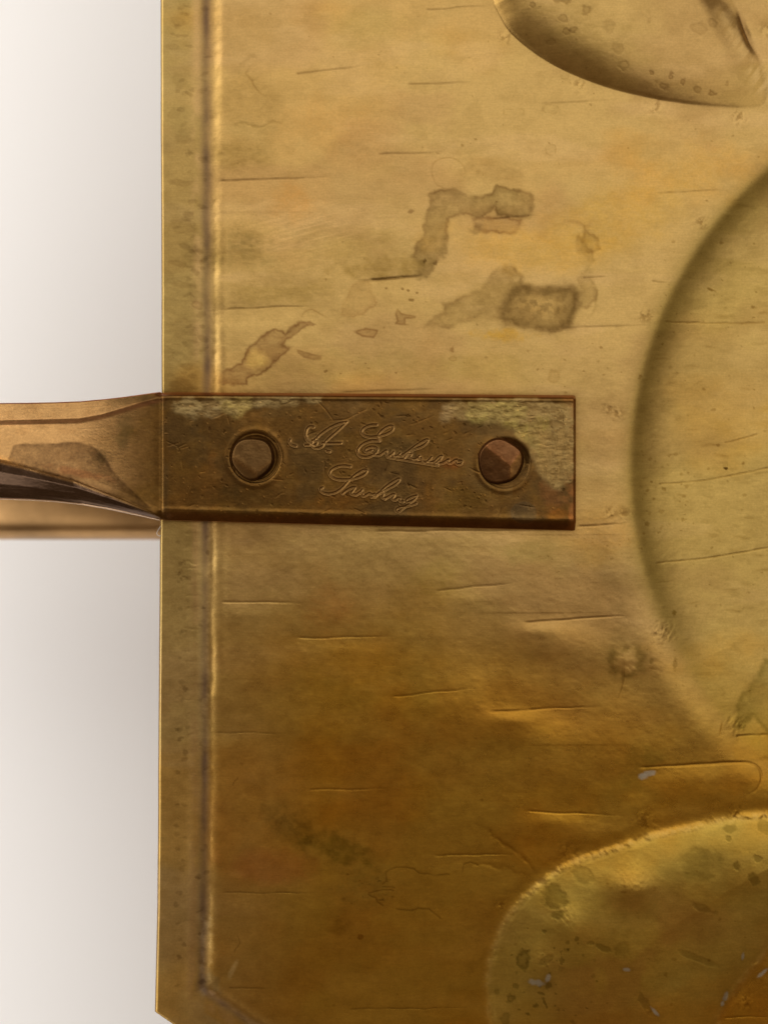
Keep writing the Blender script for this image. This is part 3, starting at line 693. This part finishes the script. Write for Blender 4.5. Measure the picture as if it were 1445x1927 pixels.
# ------------------------------------------------------------------ handle strap
ZS = 27.0                                             # strap top, px above the plate
K = (D - ZS * S) / D                                  # photo position -> position at that height
hx = np.concatenate([np.arange(-420, -20, 6.0), np.arange(-20, 1084, 1.25)])
nv = 250
hv = np.concatenate([np.linspace(0, .06, 30)[:-1], np.linspace(.06, .90, 200)[:-1], np.linspace(.90, 1, 36)])
y_top = np.interp(hx, [-420, 0, 50, 100, 150, 200, 230, 260, 285, 305, 320, 700, 1083], [764, 760, 759.5, 758.5, 756.5, 752, 748.5, 744.5, 741, 738.5, 737.5, 740, 743])
y_bot = np.interp(hx, [-420, 0, 50, 100, 150, 200, 260, 285, 305, 320, 700, 1083], [930, 937, 938.5, 941.5, 947, 955.5, 968, 973.5, 978, 979, 989, 998])
HX = np.repeat(hx[:, None], len(hv), 1).T             # rows = v, cols = x
HY = (y_top[:, None] + (y_bot - y_top)[:, None] * hv[None, :]).T
H = Canvas(HX, HY, C(98, 70, 32), .32)
# --- neck profile: four ruled lines carried along the neck
L1 = np.interp(hx, [-420, 0, 80, 150, 190, 220, 265, 318], [794, 791, 789, 787, 780, 771, 757, 744])
LC = np.interp(hx, [-420, 0, 47, 141, 212, 303], [862, 867, 878, 904, 932, 971])
z0 = np.interp(hx, [-420, 0, 150, 240, 310], [17, 17, 18, 20, 24]); z1 = np.interp(hx, [-420, 0, 150, 240, 310], [30, 30, 30, 29, 27])
zc = np.interp(hx, [-420, 0, 100, 200, 305], [50, 50, 44, 36, 27]); z3 = np.interp(hx, [-420, 0, 150, 240, 310], [8, 8, 9, 14, 18])
neck = np.empty(HX.shape)
for j in range(len(hx)):
    dl = y_bot[j] - LC[j]; dz = zc[j] - z3[j]
    yy = [y_top[j], L1[j], L1[j] + 9, LC[j] - 14, LC[j] - 5, LC[j], LC[j] + dl * .3, LC[j] + dl * .62, LC[j] + dl * .85, y_bot[j]]
    zz = [z0[j], z1[j], z1[j] - 1.2, zc[j] - 1.6, zc[j] - .2, zc[j], zc[j] - dz * .18, zc[j] - dz * .5, zc[j] - dz * .78, z3[j]]
    yy = np.maximum.accumulate(np.array(yy) + np.arange(10) * .01)
    neck[:, j] = np.interp(HY[:, j], yy, zz)
kern = np.array([1, 4, 8, 10, 8, 4, 1.]); kern /= kern.sum()
pad = np.pad(neck, ((3, 3), (0, 0)), 'edge')
neck = sum(kern[i] * pad[i:i + neck.shape[0]] for i in range(7))
# hammered flat facet running from the strap up onto the neck
facet = ZS + np.maximum(0, 306 - HX) * .22
neck2 = -np.log(np.exp(-(neck - 30) / 1.0) + np.exp(-(np.minimum(facet, 80) - 30) / 1.0)) * 1.0 + 30
# strap: flat with bevelled long edges
du = HY - y_top[None, :]; db = y_bot[None, :] - HY
strap = ZS - 15 * np.clip(1 - du / 8.0, 0, 1) ** 1.6 - 17 * np.clip(1 - db / 17.0, 0, 1) ** 1.3
lipn = fbm(HX, HY, 60, oct=3, seed=501) - .5
strap += .9 * gauss(du - 11, 3) + .8 * gauss(db - 21, 4) * (1 + 2 * lipn)
tmix = sstep(288, 316, HX)
H.h = neck2 * (1 - tmix) + np.minimum(strap, neck2 + 40) * tmix
H.h -= 8 * np.clip(1 - (1083 - HX) / 5.0, 0, 1) ** 2
H.h -= .8 * gauss(HX - 304, 3)
A = (slice(None), slice(None))
# --- patina and painted shading: neck is rubbed brighter, strap dark brown
nn = fbm(HX, HY, 60, 40, oct=5, seed=511); n2 = fbm(HX, HY, 26, 16, oct=4, seed=513)
nk = 1 - sstep(150, 300, HX + 40 * (nn - .5))
H.mix(A, nk * .9, C(180, 140, 90), .17)
H.mix(A, (1 - nk) * sstep(.45, .7, nn) * .6, C(112, 82, 36))
H.mix(A, (1 - nk) * sstep(.5, .7, fbm(HX, HY, 80, 60, oct=4, seed=515)) * .6, C(78, 60, 34))
H.mix(A, (1 - nk) * sstep(.55, .72, n2) * .25, C(128, 98, 52))
H.mul(A, nk * sstep(.5, .7, n2) * .4, (.82, .76, .7))
H.mix(A, gauss(HY - L1[None, :] - 5, 4.5) * (1 - sstep(280, 330, HX)) * .7, C(128, 84, 54), .4)
H.mix(A, gauss(HY - LC[None, :] + 3, 7) * (1 - sstep(10, 60, HX)) * .9, C(196, 146, 84), .14)  # crown glint: strip lightened in the colour and made glossier
H.stain(smooth_pts([(28, 838), (60, 834), (150, 832), (178, 840), (195, 855), (215, 885), (250, 925), (296, 966), (212, 930), (141, 903), (60, 880), (20, 872), (28, 850)], 1, True), (.34, .31, .31), .95, 2, 2, None, 0, 3, 521, .25, .04)  # dark brown patch with a crisp edge on the neck
H.blob(234, 815, 18, 34, 10, (.62, .68, .66), .8, .6, 522, .05, 14)
H.blob(192, 862, 14, 16, 0, (.55, .6, .6), .7, .6, 523, .05, 12)
H.blob(150, 890, 60, 9, 12, (1.0, .78, .76), .7, .5, 524)
H.mix(A, sstep(0, 8, HY - LC[None, :]) * (1 - tmix) * .9, C(74, 58, 50), .14)  # shaded lower face of the neck, painted dark
fz = fbm(HX, HY, 7, 5, oct=3, seed=517)
H.mul(A, (1 - nk * .6) * sstep(.5, .68, fz) * .25, (1.35, 1.32, 1.28), .03)
H.mul(A, (1 - nk * .6) * sstep(.52, .7, 1 - fz) * .25, (.68, .64, .60), .03)
H.mix(A, gauss(HX - 312, 7) * .45 * sstep(.3, .6, fbm(HX, HY, 20, 60, oct=3, seed=525)), C(78, 62, 38))
# --- copper showing on the bevels and right end
H.mix(A, (1 - sstep(3, 9, du)) * sstep(280, 310, HX) * .85, C(126, 70, 38), .34)
H.mix(A, (1 - sstep(10, 22, db)) * sstep(296, 320, HX) * .6, C(92, 54, 22), .38)
endm = sstep(1062, 1080, HX + 14 * (n2 - .5) * 2)
H.mix(A, endm * .7, C(150, 98, 52), .4)
H.blob(1035, 935, 26, 34, -20, (1.6, 1.25, 1.3), .7, .6, 531, 0, 20)
H.blob(1045, 968, 34, 10, 0, (1.7, 1.3, .9), .6, .6, 532, 0, 14)
H.blob(852, 873, 24, 10, 5, (1.6, 1.1, 1.0), .7, .6, 533, 0, 10)
# --- pale verdigris crust, top right and top left
def crust(pts, tone, amt, seed, sc_=(16, 7), soft=8, jag=14):
    s = H.box(pts, 30); Xh, Yh = HX[s], HY[s]
    sd = polysd(Xh, Yh, pts) + jag * 2 * (fbm(Xh, Yh, 24, oct=4, seed=seed) - .5)
    tx = fbm(Xh, Yh, sc_[0], sc_[1], oct=4, seed=seed + 2)
    m = sstep(-soft, soft, sd)
    H.mix(s, m * (.5 + .5 * sstep(.42, .62, tx)) * amt, tone, .52)
    H.mul(s, m * sstep(.58, .72, fbm(Xh, Yh, 12, 9, oct=4, seed=seed + 4)) * .6, (.55, .5, .42))
    H.h[s] += 1.2 * m * (tx - .5)
k, ox, oy = 3.6125, 700, 730
crust(zp([(480, 90), (660, 100), (1100, 78), (1380, 90), (1385, 300), (1370, 560), (1270, 690), (1180, 640), (1110, 520), (1080, 400), (1000, 310), (860, 255), (760, 240), (660, 210), (500, 215)], ox, oy, k), C(166, 140, 88), .9, 541)
crust(zp([(660, 110), (900, 100), (1060, 110), (1060, 230), (900, 240), (800, 200), (700, 220), (640, 190)], ox, oy, k), C(176, 156, 90), .75, 551)
crust(zp([(900, 240), (1200, 200), (1200, 330), (1150, 460), (1060, 380), (980, 300)], ox, oy, k), C(166, 146, 78), .6, 556, (9, 26))
crust(zp([(1120, 300), (1360, 300), (1350, 600), (1180, 640), (1110, 480)], ox, oy, k), C(166, 136, 82), .7, 561, (5, 34))
crust(zp([(480, 110), (560, 110), (560, 215), (490, 215)], ox, oy, k), C(160, 134, 90), .7, 566)
ox, oy = 300, 730
crust(zp([(90, 75), (300, 70), (520, 80), (760, 75), (1100, 60), (1100, 100), (860, 110), (700, 130), (600, 150), (540, 185), (430, 165), (330, 190), (200, 195), (110, 165), (85, 110)], ox, oy, k), C(156, 134, 88), .8, 571)
crust(zp([(400, 80), (600, 85), (600, 140), (540, 180), (440, 160)], ox, oy, k), C(166, 144, 82), .7, 576)
for (x, y, rx, ry, a, f, am) in [(657, 762, 46, 32, 0, (1.05, 1.12, 1.35), .8), (410, 810, 60, 40, 20, (.78, .82, .95), .8), (395, 900, 34, 60, 0, (1.25, 1.15, 1.05), .6), (330, 945, 40, 24, 0, (1.25, 1.18, 1.1), .7), (460, 935, 60, 30, 0, (.78, .82, .8), .7), (400, 860, 8, 22, 5, (1.5, 1.4, 1.3), .6), (560, 960, 70, 14, 0, (1.2, 1.1, .9), .5), (800, 930, 34, 20, 40, (1.3, 1.15, .95), .6), (880, 940, 60, 30, 0, (.88, .95, .7), .6), (480, 790, 30, 18, 0, (1.35, 1.3, 1.25), .6), (730, 830, 120, 30, 0, (.88, .9, .78), .6), (640, 940, 60, 20, 0, (1.25, 1.05, .8), .6), (930, 800, 60, 10, 6, (.6, .58, .5), .7)]:
    H.blob(x, y, rx, ry, a, f, am, .6, int(x), 0, 16, .2)
s = H.win(940, 920, 1030, 1005)                       # round drop mark
r = np.hypot((HX[s] - 985) / 26, (HY[s] - 965) / 22) + .15 * (fbm(HX[s], HY[s], 14, oct=3, seed=581) - .5)
H.mul(s, (1 - sstep(.9, 1.0, r)) * .7, (.95, 1.1, 1.6)); H.mul(s, gauss(r - 1, .07) * .5, (1.3, 1.25, 1.3))
rg = np.random.RandomState(21)
for i in range(330):
    x = rg.uniform(310, 1075); y = rg.uniform(755, 975)
    if rg.rand() < .6: H.spot(x, y, rg.uniform(.9, 2.4), rg.uniform(.8, 1.8), rg.uniform(0, 90), (1.7, 1.6, 1.5), rg.uniform(.3, .9), i, -.25)
    else: H.spot(x, y, rg.uniform(1.5, 4), rg.uniform(1, 3), rg.uniform(0, 90), (.55, .5, .46), rg.uniform(.3, .8), i, .3)
for i in range(70):
    x = rg.uniform(310, 1070); y = rg.uniform(755, 975); a = rg.uniform(-.5, .5) + (math.pi / 2 if rg.rand() < .3 else 0); l = rg.uniform(6, 30)
    H.line([(x, y), (x + l * math.cos(a), y + l * math.sin(a))], rg.uniform(.8, 1.4), (1.5, 1.4, 1.3) if rg.rand() < .6 else (.6, .55, .5), rg.uniform(.3, .7), .4)
for pl in [[(595, 753), (612, 770), (628, 792)], [(770, 800), (790, 793), (815, 783)], [(620, 792), (650, 790), (690, 770), (700, 750)], [(745, 784), (765, 782)], [(518, 937), (528, 929), (536, 927)]]:
    H.line(pl, 1.2, (1.35, 1.3, 1.25), .7, .4)

# --- stamped script, cut into the strap
k, ox, oy = 4.014, 540, 770
def stroke(pts, w=1.5, depth=1.5, n=3):
    p = zp(smooth_pts(pts, n), ox, oy, k)
    s = H.box(p, 14)
    Xh, Yh = HX[s], HY[s]
    d, t = polydist(Xh, Yh, p)
    g = np.exp(-(d / w) ** 4)
    H.h[s] = np.minimum(H.h[s], H.h[s] * 0 + (ZS - depth * g)) * (g > .02) + H.h[s] * (g <= .02)
    H.h[s] += .3 * gauss(d - w - 1.6, 1.3)
    H.mix(s, gauss(d - w - .8, 1.1) * .42, C(168, 132, 82), .3)  # highlights along the stroke edges, painted into the colour
    H.mix(s, g * .42, C(140, 108, 64))
for st in [
    # A.
    [(25, 232), (22, 255), (40, 272), (70, 280)],
    [(205, 135), (175, 128), (150, 150), (142, 190), (150, 230), (175, 255), (185, 270), (140, 272)],
    [(190, 262), (200, 235), (225, 220), (250, 190), (330, 135), (400, 105), (452, 98)],
    [(452, 98), (400, 150), (340, 200), (285, 250), (270, 285), (215, 300), (190, 275)],
    [(190, 240), (215, 235), (235, 250), (215, 275), (190, 268)],
    [(268, 258), (330, 258), (410, 257)], [(305, 318), (325, 322)],
    # E
    [(680, 118), (630, 118), (580, 140), (560, 170), (580, 200), (630, 212), (690, 205), (760, 185), (805, 155), (800, 125), (760, 130), (710, 165), (680, 205), (700, 240)],
    [(700, 240), (640, 235), (570, 260), (528, 310), (545, 355), (600, 365), (660, 345), (690, 310), (670, 285), (620, 285), (585, 310), (600, 325), (640, 312)],
    # rikson
    [(660, 348), (700, 350), (730, 325), (755, 308), (750, 335), (765, 358), (790, 345), (805, 325)],
    [(805, 325), (800, 350), (815, 362), (840, 350), (855, 335)],
    [(840, 358), (880, 345), (940, 300), (1010, 250), (1060, 225), (1068, 242), (1020, 285), (960, 300), (910, 330), (885, 375)],
    [(890, 362), (920, 335), (945, 340), (925, 358), (950, 385), (985, 375), (1000, 355)],
    [(985, 385), (1010, 365), (1020, 395), (1050, 402), (1075, 385), (1090, 365)],
    [(1060, 400), (1100, 405), (1125, 385), (1150, 358), (1175, 352), (1160, 380), (1135, 400), (1120, 410)],
    [(1130, 412), (1180, 408), (1205, 388), (1225, 378), (1215, 405), (1235, 410), (1260, 390), (1290, 378), (1275, 405), (1295, 420), (1320, 412), (1322, 392), (1290, 390)],
    [(760, 362), (860, 378), (960, 395), (1060, 412), (1140, 425)],
    # S
    [(480, 435), (440, 425), (380, 432), (330, 460), (320, 495), (360, 528), (430, 535), (510, 525), (580, 500), (612, 465), (585, 455), (530, 485), (470, 535), (430, 585), (380, 625), (320, 642), (265, 630), (248, 600), (270, 595)],
    # ...ndberg
    [(420, 638), (450, 612), (490, 592), (520, 590), (500, 615), (480, 640), (520, 650), (550, 628), (570, 610)],
    [(520, 650), (560, 625), (575, 635), (570, 660), (600, 650), (625, 630), (640, 650), (665, 640)],
    [(640, 665), (690, 640), (730, 600), (780, 560), (845, 522), (855, 535), (820, 570), (760, 600), (700, 635), (665, 665)],
    [(690, 640), (715, 625), (735, 640), (715, 668), (745, 675), (775, 655)],
    [(740, 680), (775, 655), (810, 640), (815, 655), (790, 675), (815, 690), (840, 668), (855, 672), (850, 695), (880, 700)],
    [(980, 655), (935, 665), (895, 690), (905, 705), (945, 695), (985, 660), (940, 705), (895, 735), (845, 775), (820, 770), (835, 745), (885, 738), (950, 720), (975, 712)]]:
    stroke(st)

# --- recesses the rivets sit in
def recess(cx, cy, r, rings, seed):
    s = H.win(cx - 80, cy - 80, cx + 80, cy + 80)
    dx, dy = HX[s] - cx, HY[s] - cy
    rr = np.hypot(dx, dy); a = np.arctan2(dy, dx)
    H.h[s] -= 3.2 * (1 - sstep(r - 5, r + 2, rr)); H.h[s] += 1.0 * gauss(rr - r - 5, 5)
    for q, dep in rings: H.h[s] += dep * gauss(rr - q, 2.2)
    n = fbm(HX[s], HY[s], 12, oct=3, seed=seed)
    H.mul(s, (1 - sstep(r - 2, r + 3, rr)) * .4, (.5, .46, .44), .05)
    H.mul(s, gauss(rr - r - 9, 8) * .35 * sstep(.3, .6, n), (1.25, 1.15, 1.0))
recess(481, 861, 48, [(43, 1.6)], 601)
recess(949, 872, 47, [(43, 1.0)], 602)
s = H.win(860, 780, 1010, 960)
r = np.hypot(HX[s] - 941, HY[s] - 868)
H.mix(s, gauss(r - 60, 12) * .45 * sstep(.2, .5, fbm(HX[s], HY[s], 30, oct=3, seed=603)) * (HX[s] < 965), C(108, 84, 46))

HW = np.stack([((HX - CX) * K) * S, -((HY - CY) * K) * S, H.h * S], -1)
HN = height_normals(HW)
rows, cols = HX.shape
# closed body: top sheet, outer sides, underside
under_z = np.where(HX > 300, 0.6, 4.0 - 12 * np.sin(np.pi * hv)[:, None] * (1 - sstep(240, 300, HX)))
under_z = np.minimum(under_z, H.h - 3)
def side(row, sgn):
    x, y, z = HX[row], HY[row], H.h[row]
    b = under_z[row]
    out = []
    for t_, o_ in [(0, 0), (.06, 1.3), (.2, 2.4), (.5, 3.0), (.8, 2.4), (1, .5)]:
        zz = z + (b - z) * t_
        out.append(np.stack([((x - CX) * K) * S, -((y + sgn * o_ * np.where(x > 300, .35, 1) - CY) * K) * S, zz * S], -1))
    return np.array(out)
handle = bpy.data.objects.new('tmp', None)
V = HW.reshape(-1, 3); F = grid_faces(rows, cols).reshape(-1, 4)
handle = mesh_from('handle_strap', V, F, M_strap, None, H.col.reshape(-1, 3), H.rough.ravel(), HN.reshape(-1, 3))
handle['label'] = 'brown bronze strap stamped with script, flared neck running off to the left'
under_tray(handle)
def sheet(name, G, tone, rough, flip):
    n0, n1 = G.shape[:2]
    o = mesh_from(name, G.reshape(-1, 3), grid_faces(n0, n1, flip).reshape(-1, 4), M_strap, None, np.tile(tone, (n0 * n1, 1)), np.full(n0 * n1, rough))
    return o
st = sheet('strap_edge', side(0, -1), C(140, 84, 46), .3, True); sb = sheet('strap_edge', side(-1, 1), C(190, 160, 130), .14, False)  # lower edge tone paled to paint in its bright reflected rim
ib = np.arange(0, rows, 8); 
UB = np.stack([((HX[ib] - CX) * K) * S, -((HY[ib] - CY) * K) * S, under_z[ib] * S], -1)
su = sheet('strap_underside', UB, C(120, 84, 44), .35, True)
xe = np.full((4, rows), 0.0)
EN = []
for t_, o_ in [(0, 0), (.3, 1.2), (.7, 1.2), (1, 0)]:
    zz = H.h[:, -1] + (under_z[:, -1] - H.h[:, -1]) * t_
    EN.append(np.stack([((HX[:, -1] + o_ - CX) * K) * S, -((HY[:, -1] - CY) * K) * S, zz * S], -1))
se = sheet('strap_edge', np.array(EN), C(140, 92, 50), .4, False)
for o in (st, sb, su, se):
    under_tray(o)

# ------------------------------------------------------------------ rivets with hammered facets
def rivet(cx, cy, r, planes, tone, tones, seed, label):
    n_r, n_a = 44, 128
    rr = np.linspace(0.0, 1, n_r) ** .8; aa = np.linspace(0, 2 * math.pi, n_a + 1)
    R_, A_ = np.meshgrid(rr, aa, indexing='ij')
    wob = 1 + .035 * np.sin(A_ * 3 + seed) + .02 * np.sin(A_ * 5 + 2 * seed)
    x = R_ * r * wob * np.cos(A_); y = R_ * r * wob * np.sin(A_)
    zs = [p[0] + p[1] * x / r + p[2] * y / r for p in planes]
    zz = np.array(zs); i = zz.argmin(0)
    soft_ = -np.log(np.exp(-zz / .35).sum(0)) * .35
    z = soft_ - 14 * np.clip((R_ - .84) / .16, 0, 1) ** 2.0
    z = z + .8 * (fbm(x + 300, y + 300, 16, oct=3, seed=seed) - .5)
    z[-1] = -6
    cv = Canvas(x, y, tone, .34)
    for q, tn in enumerate(tones):
        cv.mix(A, (i == q) * .75, tn)  # lit and shaded facets painted as separate tones
    cv.mul(A, sstep(.5, .7, fbm(x, y, 14, oct=4, seed=seed + 2)) * .5, (.72, .66, .62), .06)
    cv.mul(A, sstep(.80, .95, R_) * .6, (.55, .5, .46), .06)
    zsort = np.sort(zz, 0)
    ridge = gauss(zsort[1] - zsort[0], .7) * (R_ < .86) if len(planes) > 1 else 0
    cv.mul(A, ridge * .5, (1.6, 1.5, 1.35), -.1)
    PZ = ZS + 1 + z
    kk = (D - (ZS + 8) * S) / D
    Wd = np.stack([((cx + x - CX) * kk) * S, -((cy + y - CY) * kk) * S, PZ * S], -1)
    o = mesh_from('rivet', Wd.reshape(-1, 3), grid_faces(n_r, n_a + 1).reshape(-1, 4), M_strap, None, cv.col.reshape(-1, 3), cv.rough.ravel())
    o['label'] = label
    return under_tray(o)
rivet(475, 862, 42, [(9, -.3, -.4), (12.5, -3.5, -4.5), (11.5, 2.5, -5.0)], C(128, 98, 58), [C(102, 76, 44), C(72, 52, 30), C(106, 78, 44)], 3, 'round brown rivet head at the plate edge end')
rivet(941, 868, 45, [(9.5, .8, -.8), (9.0, 3.6, -4.4), (12.5, -4.5, -4.8)], C(140, 96, 64), [C(124, 86, 52), C(76, 52, 22), C(110, 80, 36)], 8, 'coppery faceted rivet head at the right end')

# ------------------------------------------------------------------ lower bar of the looped handle, resting on the table
def tube(path, prof, n_smooth=0):
    """sweep profile [(a,b)] (a across, b up) along a path of (x, z, y) in px"""
    path = np.array(path, float)
    tng = np.gradient(path[:, :2], axis=0); tng /= np.linalg.norm(tng, axis=1, keepdims=True)
    G = []
    for (x, z, y), (tx, tz) in zip(path, tng):
        nx, nz = -tz, tx
        G.append([((x + b * nx - CX) * S, -(y + a - CY) * S, (z + b * nz) * S) for a, b in prof])
    return np.array(G)
hw = 92.0
pf = []
for t_ in np.linspace(0, 2 * math.pi, 49):
    c, s_ = math.cos(t_), math.sin(t_)
    pf.append((hw * math.copysign(abs(c) ** .9, c), 80 * math.copysign(abs(s_), s_)))
kz = (D + 460 * S) / D
zb = -450.0
yc = CY + (1014 - CY) * kz - hw + 2
path = [(x, zb, yc) for x in np.linspace(2150, -420, 60)]
for t_ in np.linspace(0, math.pi, 30)[1:]:
    path.append((-420 - 235 * math.sin(t_), zb + (-zb + 8) * (1 - math.cos(t_)) / 2, yc + (848 - yc) * (1 - math.cos(t_)) / 2))
G = tube(path, pf)
bar = mesh_from('lower_bar', G.reshape(-1, 3), grid_faces(*G.shape[:2]).reshape(-1, 4), M_bar, None)
bar['label'] = 'out of focus bronze bar running under the tray from the handle'
under_tray(bar)
for px, py in ((900, -300), (2150, -300), (900, 2100), (2150, 2100)):   # feet the tray stands on
    prof = [(math.cos(t_) * (60 + 0), math.sin(t_) * 60) for t_ in np.linspace(0, 2 * math.pi, 25)]
    G = np.array([[((px + a * q - CX) * S, -(py + b * q - CY) * S, z) for a, b in prof] for z, q in ((TABLE_Z, 1.0), (TABLE_Z + .004, 1.05), (TABLE_Z + .008, .7), (-.0035, .6))])
    under_tray(mesh_from('foot', G.reshape(-1, 3), grid_faces(*G.shape[:2], True).reshape(-1, 4), M_bar, None))
for px in (900, 2000):                                  # posts carrying the plate on the bar
    prof = [(math.cos(t_) * 30, math.sin(t_) * 30) for t_ in np.linspace(0, 2 * math.pi, 25)]
    G = np.array([[((px + a - CX) * S, -(yc + b - CY) * S, z * S) for a, b in prof] for z in (zb, -9)])
    p_ = mesh_from('post', G.reshape(-1, 3), grid_faces(*G.shape[:2], True).reshape(-1, 4), M_bar, None)
    under_tray(p_)

# ------------------------------------------------------------------ a curl of lint caught on the plate edge
lp = smooth_pts([(303, 990), (298, 998), (295.5, 1003), (297, 1007), (301, 1009), (303.5, 1008)], 3)
G = []
for i, (x, y) in enumerate(lp):
    a = lp[max(i - 1, 0)]; b = lp[min(i + 1, len(lp) - 1)]
    tx, ty = b[0] - a[0], b[1] - a[1]; l = math.hypot(tx, ty)
    nx, ny = -ty / l, tx / l
    G.append([((x + nx * .55 * math.cos(t_) - CX) * S, -(y + ny * .55 * math.cos(t_) - CY) * S, (1.0 + .55 * math.sin(t_)) * S) for t_ in np.linspace(0, 2 * math.pi, 9)])
G = np.array(G)
lint = mesh_from('lint_fibre', G.reshape(-1, 3), grid_faces(*G.shape[:2]).reshape(-1, 4), M_lint, None)
lint['label'] = 'tiny pale curl of lint caught on the tray edge below the strap'
lint['category'] = 'lint'
